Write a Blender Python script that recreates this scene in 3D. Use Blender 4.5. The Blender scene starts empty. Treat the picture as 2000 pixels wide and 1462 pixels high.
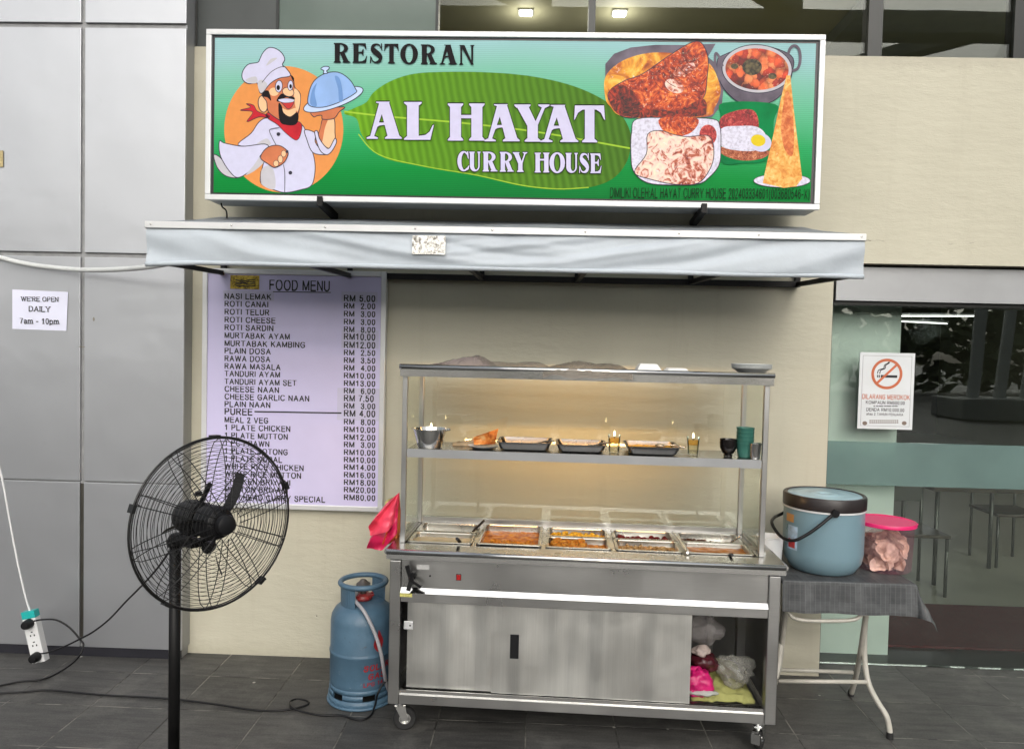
import bpy, bmesh, math, random
from mathutils import Vector, Matrix, noise
from mathutils.geometry import tessellate_polygon
random.seed(7)
R = math.radians
scene = bpy.context.scene
C = scene.collection

# ------------------------------------------------------------------ camera
FPX, EYE = 1450.0, Vector((0, -3.94, 1.70))
PITCH, YAW, ROLL = R(2.0), R(1.9), R(1.33)
cam = bpy.data.cameras.new('camera')
cam.sensor_width = 36; cam.lens = FPX / 2000 * 36; cam.clip_start = .05; cam.clip_end = 600
camo = bpy.data.objects.new('camera', cam); C.objects.link(camo)
CROT = Matrix.Rotation(YAW, 3, 'Z') @ Matrix.Rotation(math.pi / 2 - PITCH, 3, 'X') @ Matrix.Rotation(ROLL, 3, 'Z')
camo.matrix_world = Matrix.Translation(EYE) @ CROT.to_4x4()
scene.camera = camo

# ------------------------------------------------------------------ sky, sun, exposure
SUN_EL, SUN_AZ = R(31), R(-12)          # azimuth measured from -Y (behind the camera), negative = to the left
w = bpy.data.worlds.new('World'); scene.world = w; w.use_nodes = True
nt = w.node_tree; bg = nt.nodes['Background']
sky = nt.nodes.new('ShaderNodeTexSky'); sky.sky_type = 'NISHITA'; sky.sun_disc = False
sky.sun_elevation = SUN_EL; sky.sun_rotation = R(180) + SUN_AZ
sky.air_density = 1.0; sky.dust_density = 5.0; sky.ozone_density = 1.0
hs = nt.nodes.new('ShaderNodeHueSaturation'); hs.inputs['Saturation'].default_value = .35
nt.links.new(sky.outputs[0], hs.inputs['Color']); nt.links.new(hs.outputs[0], bg.inputs['Color'])
bg.inputs['Strength'].default_value = .13
sun = bpy.data.lights.new('sun', 'SUN'); sun.energy = 1.3; sun.angle = R(80); sun.color = (1, .96, .9)
suno = bpy.data.objects.new('sun', sun); C.objects.link(suno)
sd = Vector((math.sin(SUN_AZ) * math.cos(SUN_EL), -math.cos(SUN_AZ) * math.cos(SUN_EL), math.sin(SUN_EL)))
suno.rotation_euler = sd.to_track_quat('Z', 'Y').to_euler(); suno.location = sd * 60
scene.view_settings.view_transform = 'Standard'; scene.view_settings.look = 'None'
scene.view_settings.gamma = 1; scene.view_settings.exposure = 0.58
scene.cycles.use_denoising = True
scene.cycles.max_bounces = 10; scene.cycles.transparent_max_bounces = 16
scene.cycles.caustics_reflective = False; scene.cycles.caustics_refractive = False
scene.cycles.sample_clamp_indirect = 6

# ------------------------------------------------------------------ measuring helpers (a photo point on a real plane of the place)
def _ray(px, py): return CROT @ Vector(((px - 1000) / FPX, -(py - 731) / FPX, -1))
def at(px, py, Y):                       # point on the vertical plane y = Y
    d = _ray(px, py); return EYE + d * ((Y - EYE.y) / d.y)
def gz(px, py, Z=0):                     # point on the level plane z = Z
    d = _ray(px, py); return EYE + d * ((Z - EYE.z) / d.z)

# ------------------------------------------------------------------ mesh helpers
ROOTM = {}
class MB:
    def __init__(s): s.v = []; s.f = []; s.sm = []
    def add(s, vs, fs, smooth=False):
        o = len(s.v); s.v += [Vector(p) for p in vs]
        for f in fs: s.f.append([i + o for i in f]); s.sm.append(smooth)
        return s
    def box(s, x0, x1, y0, y1, z0, z1, bev=0):
        if bev <= 0:
            v = [(x, y, z) for z in (z0, z1) for y in (y0, y1) for x in (x0, x1)]
            return s.add(v, [(0, 2, 3, 1), (4, 5, 7, 6), (0, 1, 5, 4), (2, 6, 7, 3), (0, 4, 6, 2), (1, 3, 7, 5)])
        bm = bmesh.new(); bmesh.ops.create_cube(bm, size=1)
        for q in bm.verts: q.co = Vector(((x0 + x1) / 2 + q.co.x * (x1 - x0), (y0 + y1) / 2 + q.co.y * (y1 - y0), (z0 + z1) / 2 + q.co.z * (z1 - z0)))
        bmesh.ops.bevel(bm, geom=bm.edges[:], offset=bev, segments=2, profile=.5, affect='EDGES')
        bm.verts.index_update(); s.add([q.co.copy() for q in bm.verts], [[q.index for q in f.verts] for f in bm.faces]); bm.free(); return s
    def obox(s, c, ux, uy, uz, hx, hy, hz):      # box with its own axes
        c = Vector(c); v = [c + ux * (hx * i) + uy * (hy * j) + uz * (hz * k) for k in (-1, 1) for j in (-1, 1) for i in (-1, 1)]
        return s.add(v, [(0, 2, 3, 1), (4, 5, 7, 6), (0, 1, 5, 4), (2, 6, 7, 3), (0, 4, 6, 2), (1, 3, 7, 5)])
    def bar(s, a, b, w, h):                       # rectangular bar from a to b
        a, b = Vector(a), Vector(b); d = (b - a); L = d.length; d.normalize()
        up = Vector((0, 0, 1)) if abs(d.z) < .95 else Vector((0, 1, 0))
        x = d.cross(up).normalized(); z = x.cross(d).normalized()
        return s.obox((a + b) / 2, x, d, z, w / 2, L / 2, h / 2)
    def lathe(s, prof, c=(0, 0, 0), n=32, axis=None, sharp=35):
        c = Vector(c)
        if axis is None: ax, ux, uy = Vector((0, 0, 1)), Vector((1, 0, 0)), Vector((0, 1, 0))
        else:
            ax = Vector(axis).normalized(); t = Vector((0, 0, 1)) if abs(ax.z) < .9 else Vector((1, 0, 0))
            ux = t.cross(ax).normalized(); uy = ax.cross(ux).normalized()
        rings = []                                # split rings at sharp corners
        segs = []
        cur = [prof[0]]
        for i in range(1, len(prof)):
            cur.append(prof[i])
            if i < len(prof) - 1:
                a = Vector((prof[i][0] - prof[i-1][0], prof[i][1] - prof[i-1][1])); b = Vector((prof[i+1][0] - prof[i][0], prof[i+1][1] - prof[i][1]))
                if a.length > 1e-7 and b.length > 1e-7 and a.angle(b) > R(sharp): segs.append(cur); cur = [prof[i]]
        segs.append(cur)
        for sg in segs:
            vs = []; fs = []
            for r, h in sg:
                for k in range(n):
                    a = 2 * math.pi * k / n; vs.append(c + ax * h + ux * (r * math.cos(a)) + uy * (r * math.sin(a)))
            for i in range(len(sg) - 1):
                for k in range(n):
                    k2 = (k + 1) % n
                    fs.append((i * n + k, i * n + k2, (i + 1) * n + k2, (i + 1) * n + k))
            s.add(vs, fs, True)
        return s
    def cyl(s, a, b, r, n=16, r2=None):
        a, b = Vector(a), Vector(b); L = (b - a).length; r2 = r if r2 is None else r2
        return s.lathe([(0.0001, 0), (r, 0), (r2, L), (0.0001, L)], a, n, b - a)
    def tube(s, path, r, n=8, closed=False, caps=True):
        P = [Vector(p) for p in path]; N = len(P); vs = []; fs = []
        rr = r if isinstance(r, (list, tuple)) else [r] * N
        prevx = None
        for i in range(N):
            if closed: d = P[(i + 1) % N] - P[i - 1]
            else: d = P[min(i + 1, N - 1)] - P[max(i - 1, 0)]
            if d.length < 1e-9: d = Vector((0, 0, 1))
            d.normalize()
            if prevx is None:
                t = Vector((0, 0, 1)) if abs(d.z) < .9 else Vector((1, 0, 0)); x = t.cross(d).normalized()
            else:
                x = prevx - d * prevx.dot(d); x = x.normalized() if x.length > 1e-6 else prevx
            prevx = x; y = d.cross(x)
            for k in range(n):
                a = 2 * math.pi * k / n; vs.append(P[i] + (x * math.cos(a) + y * math.sin(a)) * rr[i])
        M_ = N if closed else N - 1
        for i in range(M_):
            j = (i + 1) % N
            for k in range(n):
                k2 = (k + 1) % n; fs.append((i * n + k, i * n + k2, j * n + k2, j * n + k))
        s.add(vs, fs, True)
        if caps and not closed:
            o = len(s.v) - N * n
            s.f.append([o + k for k in range(n)][::-1]); s.sm.append(False)
            s.f.append([o + (N - 1) * n + k for k in range(n)]); s.sm.append(False)
        return s
    def grid(s, fn, nu, nv, smooth=True, flip=False):
        vs = [fn(i / nu, j / nv) for j in range(nv + 1) for i in range(nu + 1)]
        fs = []
        for j in range(nv):
            for i in range(nu):
                a = j * (nu + 1) + i; q = (a, a + 1, a + nu + 2, a + nu + 1); fs.append(q[::-1] if flip else q)
        return s.add(vs, fs, smooth)
    def poly(s, pts):                              # any flat polygon, tessellated
        pts = [Vector(p) for p in pts]
        return s.add(pts, [list(t) for t in tessellate_polygon([pts])])
    def prism(s, pts, off):                        # flat polygon given a thickness along off
        pts = [Vector(p) for p in pts]; off = Vector(off); n = len(pts)
        tr = [list(t) for t in tessellate_polygon([pts])]
        s.add(pts, tr); s.add([p + off for p in pts], [t[::-1] for t in tr])
        for i in range(n):
            j = (i + 1) % n; s.add([pts[i], pts[j], pts[j] + off, pts[i] + off], [(0, 1, 2, 3)])
        return s
    def ball(s, c, rx, ry=None, rz=None, n=12, m=8, fn=None):
        ry = rx if ry is None else ry; rz = rx if rz is None else rz; c = Vector(c); vs = []; fs = []
        for j in range(m + 1):
            t = math.pi * j / m
            for i in range(n):
                a = 2 * math.pi * i / n; q = Vector((rx * math.sin(t) * math.cos(a), ry * math.sin(t) * math.sin(a), rz * math.cos(t)))
                if fn: q = q * fn(q + c)
                vs.append(c + q)
        for j in range(m):
            for i in range(n):
                i2 = (i + 1) % n; fs.append((j * n + i, (j + 1) * n + i, (j + 1) * n + i2, j * n + i2))
        return s.add(vs, fs, True)
    def build(s, name, mat, parent=None, world=True, fix=True):
        me = bpy.data.meshes.new(name)
        vs = s.v
        if parent is not None and world:
            inv = ROOTM[parent.name].inverted(); vs = [inv @ p for p in vs]
        me.from_pydata([tuple(p) for p in vs], [], s.f)
        me.polygons.foreach_set('use_smooth', s.sm)
        if fix:
            bm = bmesh.new(); bm.from_mesh(me); bmesh.ops.recalc_face_normals(bm, faces=bm.faces[:]); bm.to_mesh(me); bm.free()
        me.materials.append(mat); me.update()
        o = bpy.data.objects.new(name, me); C.objects.link(o)
        if parent is not None: o.parent = parent; ROOTM[o.name] = ROOTM[parent.name]
        else: ROOTM[o.name] = Matrix()
        return o

def tag(o, label=None, cat=None, group=None, kind=None):
    if label: o['label'] = label
    if cat: o['category'] = cat
    if group: o['group'] = group
    if kind: o['kind'] = kind
    return o
def thing(name, label, cat, loc=(0, 0, 0), rz=0, group=None):
    o = bpy.data.objects.new(name, None); C.objects.link(o)
    o.location = loc; o.rotation_euler = (0, 0, rz); o.empty_display_size = .05
    ROOTM[o.name] = Matrix.Translation(Vector(loc)) @ Matrix.Rotation(rz, 4, 'Z')
    return tag(o, label, cat, group)
def copy_tree(o, parent=None):
    c = o.copy(); C.objects.link(c)
    if parent is not None: c.parent = parent
    for ch in list(o.children): copy_tree(ch, c)
    return c
def smooth_path(pts, n=8, closed=False):
    P = [Vector(p) for p in pts]; out = []; N = len(P)
    rng = range(N if closed else N - 1)
    for i in rng:
        g = (lambda k: P[k % N]) if closed else (lambda k: P[max(0, min(N - 1, k))])
        p0, p1, p2, p3 = g(i - 1), g(i), g(i + 1), g(i + 2)
        for k in range(n):
            t = k / n
            out.append(.5 * ((2 * p1) + (p2 - p0) * t + (2 * p0 - 5 * p1 + 4 * p2 - p3) * t * t + (3 * p1 - p0 - 3 * p2 + p3) * t ** 3))
    if not closed: out.append(P[-1])
    return out

# ------------------------------------------------------------------ materials
def lin(r, g, b):
    f = lambda c: c / 12.92 if c <= .04045 else ((c + .055) / 1.055) ** 2.4
    return (f(r / 255), f(g / 255), f(b / 255))
def base_mat(name):
    m = bpy.data.materials.new(name); m.use_nodes = True; n = m.node_tree
    return m, n, n.nodes['Principled BSDF']
def nd(n, t, **kw):
    x = n.nodes.new(t)
    for k, v in kw.items():
        if hasattr(x, k): setattr(x, k, v)
    return x
def noise_node(n, scale, detail=4, vec=None, rough=.55):
    x = n.nodes.new('ShaderNodeTexNoise'); x.inputs['Scale'].default_value = scale; x.inputs['Detail'].default_value = detail; x.inputs['Roughness'].default_value = rough
    if vec is None:
        g = n.nodes.new('ShaderNodeNewGeometry'); vec = g.outputs['Position']
    n.links.new(vec, x.inputs['Vector']); return x
def ramp(n, fac, stops):
    r = n.nodes.new('ShaderNodeValToRGB'); e = r.color_ramp.elements
    while len(e) < len(stops): e.new(.5)
    for el, (p, c) in zip(e, stops):
        el.position = p; el.color = (*c[:3], 1) if not isinstance(c, (int, float)) else (c, c, c, 1)
    n.links.new(fac, r.inputs[0]); return r.outputs[0]
def mixc(n, fac, a, b, mode='MIX'):
    x = n.nodes.new('ShaderNodeMix'); x.data_type = 'RGBA'; x.blend_type = mode
    for val, idx in ((fac, 0), (a, 6), (b, 7)):
        if hasattr(val, 'links') or hasattr(val, 'is_output'): n.links.new(val, x.inputs[idx])
        elif idx == 0: x.inputs[0].default_value = val
        else: x.inputs[idx].default_value = (*val[:3], 1)
    return x.outputs[2]
def math_n(n, op, a, b=None, c=None):
    x = n.nodes.new('ShaderNodeMath'); x.operation = op
    for i, v in enumerate((a, b, c)):
        if v is None: continue
        if isinstance(v, (int, float)): x.inputs[i].default_value = v
        else: n.links.new(v, x.inputs[i])
    return x.outputs[0]
def add_bump(n, p, h, strength, dist):
    b = n.nodes.new('ShaderNodeBump'); b.inputs['Strength'].default_value = strength; b.inputs['Distance'].default_value = dist
    n.links.new(h, b.inputs['Height']); n.links.new(b.outputs[0], p.inputs['Normal']); return b
def mat(name, col, rough=.5, metal=0, var=.08, vs=8, bump=0, bs=120, spec=.5, rvar=.06, coat=0, emit=0, stretch=None):
    m, n, p = base_mat(name)
    g = n.nodes.new('ShaderNodeNewGeometry'); vec = g.outputs['Position']
    if stretch:
        mp = n.nodes.new('ShaderNodeMapping'); mp.inputs['Scale'].default_value = stretch; n.links.new(vec, mp.inputs[0]); vec = mp.outputs[0]
    nz = noise_node(n, vs, 5, vec)
    lo = tuple(c * (1 - var) for c in col); hi = tuple(min(1, c * (1 + var)) for c in col)
    n.links.new(ramp(n, nz.outputs[0], [(.3, lo), (.7, hi)]), p.inputs['Base Color'])
    rr = n.nodes.new('ShaderNodeMapRange'); rr.inputs[3].default_value = max(.02, rough - rvar); rr.inputs[4].default_value = min(1, rough + rvar)
    n.links.new(nz.outputs[0], rr.inputs[0]); n.links.new(rr.outputs[0], p.inputs['Roughness'])
    p.inputs['Metallic'].default_value = metal; p.inputs['Specular IOR Level'].default_value = spec
    if coat: p.inputs['Coat Weight'].default_value = coat; p.inputs['Coat Roughness'].default_value = .1
    if bump: add_bump(n, p, noise_node(n, bs, 6, vec).outputs[0], 1.0, bump)
    if emit:
        n.links.new(p.inputs['Base Color'].links[0].from_socket, p.inputs['Emission Color']); p.inputs['Emission Strength'].default_value = emit
    return m
def emis(name, col, s):
    m, n, p = base_mat(name); p.inputs['Base Color'].default_value = (*col, 1)
    p.inputs['Emission Color'].default_value = (*col, 1); p.inputs['Emission Strength'].default_value = s; return m
def glass(name, tint, ior=1.5, refl=1.0, rough=0.0):
    m = bpy.data.materials.new(name); m.use_nodes = True; n = m.node_tree; n.nodes.clear()
    o = n.nodes.new('ShaderNodeOutputMaterial'); t = n.nodes.new('ShaderNodeBsdfTransparent'); t.inputs[0].default_value = (*tint, 1)
    gl = n.nodes.new('ShaderNodeBsdfGlossy'); gl.inputs['Roughness'].default_value = rough; gl.inputs[0].default_value = (.95, 1, .97, 1)
    fr = n.nodes.new('ShaderNodeFresnel'); fr.inputs[0].default_value = ior
    nz = noise_node(n, .9, 2); b = n.nodes.new('ShaderNodeBump'); b.inputs['Strength'].default_value = .25; b.inputs['Distance'].default_value = .004
    n.links.new(nz.outputs[0], b.inputs['Height']); n.links.new(b.outputs[0], gl.inputs['Normal'])
    mx = n.nodes.new('ShaderNodeMixShader'); n.links.new(math_n(n, 'MULTIPLY', fr.outputs[0], refl), mx.inputs[0])
    n.links.new(t.outputs[0], mx.inputs[1]); n.links.new(gl.outputs[0], mx.inputs[2]); n.links.new(mx.outputs[0], o.inputs[0]); return m
def frosted(name, col, through):
    m = bpy.data.materials.new(name); m.use_nodes = True; n = m.node_tree; n.nodes.clear()
    o = n.nodes.new('ShaderNodeOutputMaterial'); t = n.nodes.new('ShaderNodeBsdfTransparent'); t.inputs[0].default_value = (.85, 1, .95, 1)
    d = n.nodes.new('ShaderNodeBsdfDiffuse'); nz = noise_node(n, 2.5, 3)
    n.links.new(ramp(n, nz.outputs[0], [(.3, tuple(c * .9 for c in col)), (.7, tuple(c * 1.1 for c in col))]), d.inputs[0])
    gl = n.nodes.new('ShaderNodeBsdfGlossy'); gl.inputs['Roughness'].default_value = .12
    fr = n.nodes.new('ShaderNodeFresnel'); fr.inputs[0].default_value = 1.45
    mx = n.nodes.new('ShaderNodeMixShader'); mx.inputs[0].default_value = through
    n.links.new(d.outputs[0], mx.inputs[1]); n.links.new(t.outputs[0], mx.inputs[2])
    m2 = n.nodes.new('ShaderNodeMixShader'); n.links.new(fr.outputs[0], m2.inputs[0]); n.links.new(mx.outputs[0], m2.inputs[1]); n.links.new(gl.outputs[0], m2.inputs[2])
    n.links.new(m2.outputs[0], o.inputs[0]); return m
def plastic_film(name, col, through, rough=.25):
    m = bpy.data.materials.new(name); m.use_nodes = True; n = m.node_tree; n.nodes.clear()
    o = n.nodes.new('ShaderNodeOutputMaterial'); t = n.nodes.new('ShaderNodeBsdfTransparent'); t.inputs[0].default_value = (.97, .95, .93, 1)
    p = n.nodes.new('ShaderNodeBsdfPrincipled'); p.inputs['Base Color'].default_value = (*col, 1); p.inputs['Roughness'].default_value = rough
    nz = noise_node(n, 60, 4); add_bump(n, p, nz.outputs[0], .8, .004)
    mx = n.nodes.new('ShaderNodeMixShader'); mx.inputs[0].default_value = through
    n.links.new(p.outputs[0], mx.inputs[1]); n.links.new(t.outputs[0], mx.inputs[2]); n.links.new(mx.outputs[0], o.inputs[0]); return m
def steel(name, col=(.56, .56, .54), rough=.28, brush=(3, 3, 160), wave=.0025, wv=None):
    m, n, p = base_mat(name); p.inputs['Metallic'].default_value = 1
    tc = n.nodes.new('ShaderNodeNewGeometry'); mp = n.nodes.new('ShaderNodeMapping'); mp.inputs['Scale'].default_value = brush
    n.links.new(tc.outputs['Position'], mp.inputs[0]); nz = noise_node(n, 3, 6, mp.outputs[0], .7)
    sm = noise_node(n, 3.5, 5)                                            # greasy smears
    base = ramp(n, nz.outputs[0], [(.25, tuple(c * .93 for c in col)), (.75, tuple(min(1, c * 1.05) for c in col))])
    n.links.new(base, p.inputs['Base Color'])
    r1 = n.nodes.new('ShaderNodeMapRange'); r1.inputs[1].default_value = .3; r1.inputs[2].default_value = .7; r1.inputs[3].default_value = rough * .75; r1.inputs[4].default_value = min(.9, rough * 1.45)
    n.links.new(sm.outputs[0], r1.inputs[0]); n.links.new(r1.outputs[0], p.inputs['Roughness'])
    mw = n.nodes.new('ShaderNodeMapping'); mw.inputs['Scale'].default_value = wv or (1, 1, 1); n.links.new(tc.outputs['Position'], mw.inputs[0])
    lw = noise_node(n, 1.0 if wv else 2.2, 2, mw.outputs[0]); h = math_n(n, 'ADD', math_n(n, 'MULTIPLY', lw.outputs[0], 1.0), math_n(n, 'MULTIPLY', nz.outputs[0], .006))
    add_bump(n, p, h, 1.0, wave * 8)
    return m

M = {}
M['steel'] = steel('brushed_steel', (.43, .43, .42), .33, wave=.0010)
M['steel_door'] = steel('door_steel', (.68, .68, .645), .38, (60, 2, 1), .012, (3.5, 3.5, .25))
M['steel_shelf'] = steel('shelf_steel', (.46, .46, .45), .22, (3, 3, 200))
M['steel_bright'] = steel('polished_steel', (.72, .72, .70), .13, (40, 40, 40), .001)
M['steel_pan'] = steel('pan_steel', (.50, .49, .45), .25, (30, 30, 30), .003)
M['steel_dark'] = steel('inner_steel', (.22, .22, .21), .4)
M['black_paint'] = mat('black_metal_paint', (.007, .007, .007), .45, var=.3, spec=.25)
M['black_plastic'] = mat('black_plastic', (.008, .008, .009), .42, var=.2, spec=.3)
M['rubber'] = mat('black_rubber', (.015, .015, .015), .75, var=.3)
M['alu_white'] = mat('pale_aluminium', (.68, .69, .69), .32, .25, .05, 6)
M['alu_grey'] = mat('grey_aluminium', (.36, .37, .38), .4, .5, .06, 4)
M['white_plastic'] = mat('white_plastic', (.75, .76, .76), .35, var=.04)
M['foam'] = mat('white_foam', (.80, .80, .77), .7, var=.04, vs=40, bump=.0006, bs=400)
M['ink'] = mat('black_ink', (.012, .012, .016), .45, var=.1)
M['ink_grey'] = mat('faded_ink', (.03, .03, .04), .5, var=.2)

# ---- pavement: stone tiles with sandy joints
def pavement_mat():
    m, n, p = base_mat('stone_pavers')
    g = n.nodes.new('ShaderNodeNewGeometry'); s = n.nodes.new('ShaderNodeSeparateXYZ'); n.links.new(g.outputs['Position'], s.inputs[0])
    wob = noise_node(n, 3, 3)
    u = math_n(n, 'MULTIPLY', math_n(n, 'ADD', s.outputs[0], 2.028), 1 / .4035)
    v = math_n(n, 'MULTIPLY', math_n(n, 'ADD', s.outputs[1], .268), 1 / .3505)
    fu, fv = math_n(n, 'FRACT', u), math_n(n, 'FRACT', v)
    du = math_n(n, 'MULTIPLY', math_n(n, 'SUBTRACT', .5, math_n(n, 'ABSOLUTE', math_n(n, 'SUBTRACT', fu, .5))), .4035)
    dv = math_n(n, 'MULTIPLY', math_n(n, 'SUBTRACT', .5, math_n(n, 'ABSOLUTE', math_n(n, 'SUBTRACT', fv, .5))), .3505)
    d = math_n(n, 'MINIMUM', du, dv)
    edge = noise_node(n, 45, 4); d2 = math_n(n, 'ADD', d, math_n(n, 'MULTIPLY', math_n(n, 'SUBTRACT', edge.outputs[0], .5), .005))
    joint = n.nodes.new('ShaderNodeMapRange'); joint.inputs[1].default_value = .0018; joint.inputs[2].default_value = .0042; joint.inputs[3].default_value = 1; joint.inputs[4].default_value = 0
    n.links.new(d2, joint.inputs[0])
    cell = n.nodes.new('ShaderNodeCombineXYZ'); n.links.new(math_n(n, 'FLOOR', u), cell.inputs[0]); n.links.new(math_n(n, 'FLOOR', v), cell.inputs[1])
    wn = n.nodes.new('ShaderNodeTexWhiteNoise'); wn.noise_dimensions = '3D'; n.links.new(cell.outputs[0], wn.inputs[0])
    big = noise_node(n, 1.6, 6, None, .65); fine = noise_node(n, 130, 5); scr = noise_node(n, 5, 6)
    mp = n.nodes.new('ShaderNodeMapping'); mp.inputs['Scale'].default_value = (4, 26, 1); mp.inputs['Rotation'].default_value = (0, 0, .35)
    n.links.new(g.outputs['Position'], mp.inputs[0]); streak = noise_node(n, 1, 6, mp.outputs[0], .7)
    c0 = ramp(n, big.outputs[0], [(.25, (.030, .030, .029)), (.55, (.060, .059, .056)), (.8, (.105, .102, .095))])
    c1 = mixc(n, .6, c0, ramp(n, streak.outputs[0], [(.3, (.030, .030, .029)), (.7, (.125, .121, .112))]))
    c2 = mixc(n, 1.0, c1, ramp(n, wn.outputs[0], [(0, (.80, .80, .80)), (1, (1.16, 1.16, 1.16))]), 'MULTIPLY')
    c3 = mixc(n, 1.0, c2, ramp(n, fine.outputs[0], [(.3, (.75, .75, .75)), (.7, (1.25, 1.25, 1.25))]), 'MULTIPLY')
    jn = noise_node(n, 2.2, 4)
    joint_f = math_n(n, 'MULTIPLY', joint.outputs[0], ramp(n, jn.outputs[0], [(.38, .35), (.54, 1.0)]))
    sand = ramp(n, noise_node(n, 7, 5).outputs[0], [(.44, (.012, .012, .011)), (.58, (.24, .23, .20))])
    c4 = mixc(n, joint_f, c3, sand)
    # pale chips and drips
    vo = n.nodes.new('ShaderNodeTexVoronoi'); vo.inputs['Scale'].default_value = 7.5; vo.inputs['Randomness'].default_value = 1
    n.links.new(g.outputs['Position'], vo.inputs['Vector'])
    chip = n.nodes.new('ShaderNodeMapRange'); chip.inputs[1].default_value = .05; chip.inputs[2].default_value = .085; chip.inputs[3].default_value = 1; chip.inputs[4].default_value = 0
    n.links.new(math_n(n, 'ADD', vo.outputs['Distance'], math_n(n, 'MULTIPLY', edge.outputs[0], .03)), chip.inputs[0])
    sel = n.nodes.new('ShaderNodeSeparateColor'); n.links.new(vo.outputs['Color'], sel.inputs[0])
    pick = math_n(n, 'GREATER_THAN', sel.outputs[0], .62)
    c5 = mixc(n, math_n(n, 'MULTIPLY', math_n(n, 'MULTIPLY', chip.outputs[0], pick), .9), c4, (.55, .53, .48))
    dust = ramp(n, noise_node(n, 2.4, 8, None, .75).outputs[0], [(.50, 0.0), (.70, .6)])
    c6 = mixc(n, dust, c5, (.17, .165, .15))
    n.links.new(c6, p.inputs['Base Color'])
    rr = n.nodes.new('ShaderNodeMapRange'); rr.inputs[3].default_value = .42; rr.inputs[4].default_value = .75; n.links.new(big.outputs[0], rr.inputs[0]); n.links.new(rr.outputs[0], p.inputs['Roughness'])
    h = math_n(n, 'SUBTRACT', math_n(n, 'ADD', math_n(n, 'MULTIPLY', streak.outputs[0], .6), math_n(n, 'MULTIPLY', fine.outputs[0], .35)), math_n(n, 'MULTIPLY', joint.outputs[0], 1.5))
    add_bump(n, p, h, .8, .003)
    return m
M['pavement'] = pavement_mat()
tag(MB().grid(lambda u, v: (-120 + 240 * u, -160 + 240 * v, 0), 2, 2, False).build('pavement', M['pavement']), kind='structure')

# ---- cream plaster
def plaster_mat():
    m, n, p = base_mat('cream_plaster')
    g = n.nodes.new('ShaderNodeNewGeometry'); s = n.nodes.new('ShaderNodeSeparateXYZ'); n.links.new(g.outputs['Position'], s.inputs[0])
    a = noise_node(n, 1.3, 6); b = noise_node(n, 28, 5)
    c0 = ramp(n, a.outputs[0], [(.3, (.535, .51, .40)), (.7, (.61, .585, .465))])
    # grime close to the ground and pin holes
    low = n.nodes.new('ShaderNodeMapRange'); low.inputs[1].default_value = 0; low.inputs[2].default_value = .09; low.inputs[3].default_value = 1; low.inputs[4].default_value = 0
    n.links.new(math_n(n, 'ADD', s.outputs[2], math_n(n, 'MULTIPLY', math_n(n, 'SUBTRACT', b.outputs[0], .5), .09)), low.inputs[0])
    c1 = mixc(n, math_n(n, 'MULTIPLY', low.outputs[0], .28), c0, (.30, .27, .19))
    top = n.nodes.new('ShaderNodeMapRange'); top.inputs[1].default_value = 3.17; top.inputs[2].default_value = 3.225
    n.links.new(math_n(n, 'ADD', s.outputs[2], math_n(n, 'MULTIPLY', math_n(n, 'SUBTRACT', b.outputs[0], .5), .10)), top.inputs[0])
    c1 = mixc(n, math_n(n, 'MULTIPLY', top.outputs[0], .35), c1, (.42, .39, .31))
    vo = n.nodes.new('ShaderNodeTexVoronoi'); vo.inputs['Scale'].default_value = 4.2; n.links.new(g.outputs['Position'], vo.inputs['Vector'])
    sel = n.nodes.new('ShaderNodeSeparateColor'); n.links.new(vo.outputs['Color'], sel.inputs[0])
    hole = n.nodes.new('ShaderNodeMapRange'); hole.inputs[1].default_value = .022; hole.inputs[2].default_value = .034; hole.inputs[3].default_value = 1; hole.inputs[4].default_value = 0
    n.links.new(math_n(n, 'ADD', vo.outputs['Distance'], math_n(n, 'MULTIPLY', b.outputs[0], .02)), hole.inputs[0])
    hm = math_n(n, 'MULTIPLY', hole.outputs[0], math_n(n, 'GREATER_THAN', sel.outputs[1], .72))
    c2 = mixc(n, math_n(n, 'MULTIPLY', hm, .8), c1, (.10, .085, .06))
    # a hairline crack right of the awning and faint rain streaks below the wall top
    cn = noise_node(n, 9, 5); cz_ = math_n(n, 'SUBTRACT', s.outputs[2], math_n(n, 'ADD', 2.30, math_n(n, 'MULTIPLY', math_n(n, 'SUBTRACT', cn.outputs[0], .5), .09)))
    ck = math_n(n, 'MULTIPLY', math_n(n, 'LESS_THAN', math_n(n, 'ABSOLUTE', cz_), .0022), math_n(n, 'GREATER_THAN', s.outputs[0], 1.40))
    ck = math_n(n, 'MULTIPLY', ck, ramp(n, noise_node(n, 5, 3).outputs[0], [(.45, 0.0), (.55, .7)]))
    c2 = mixc(n, ck, c2, (.22, .19, .14))
    ms = n.nodes.new('ShaderNodeMapping'); ms.inputs['Scale'].default_value = (9, 9, .7); n.links.new(g.outputs['Position'], ms.inputs[0])
    c2 = mixc(n, ramp(n, noise_node(n, 1, 6, ms.outputs[0], .7).outputs[0], [(.55, 0.0), (.75, .22)]), c2, (.40, .36, .27))
    n.links.new(c2, p.inputs['Base Color']); p.inputs['Roughness'].default_value = .62; p.inputs['Specular IOR Level'].default_value = .35
    mp = n.nodes.new('ShaderNodeMapping'); mp.inputs['Scale'].default_value = (7, 7, 22); n.links.new(g.outputs['Position'], mp.inputs[0])
    trowel = noise_node(n, 1, 7, mp.outputs[0], .65)
    h = math_n(n, 'SUBTRACT', math_n(n, 'ADD', trowel.outputs[0], math_n(n, 'MULTIPLY', noise_node(n, 160, 3).outputs[0], .10)), hm)
    add_bump(n, p, h, 1, .0032)
    return m
M['plaster'] = plaster_mat()
wl = [(-1.9, 0, 0), (1.536, 0, 0), (1.536, 0, 2.185), (6, 0, 2.185), (6, 0, 3.228), (-1.9, 0, 3.262)]
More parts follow.
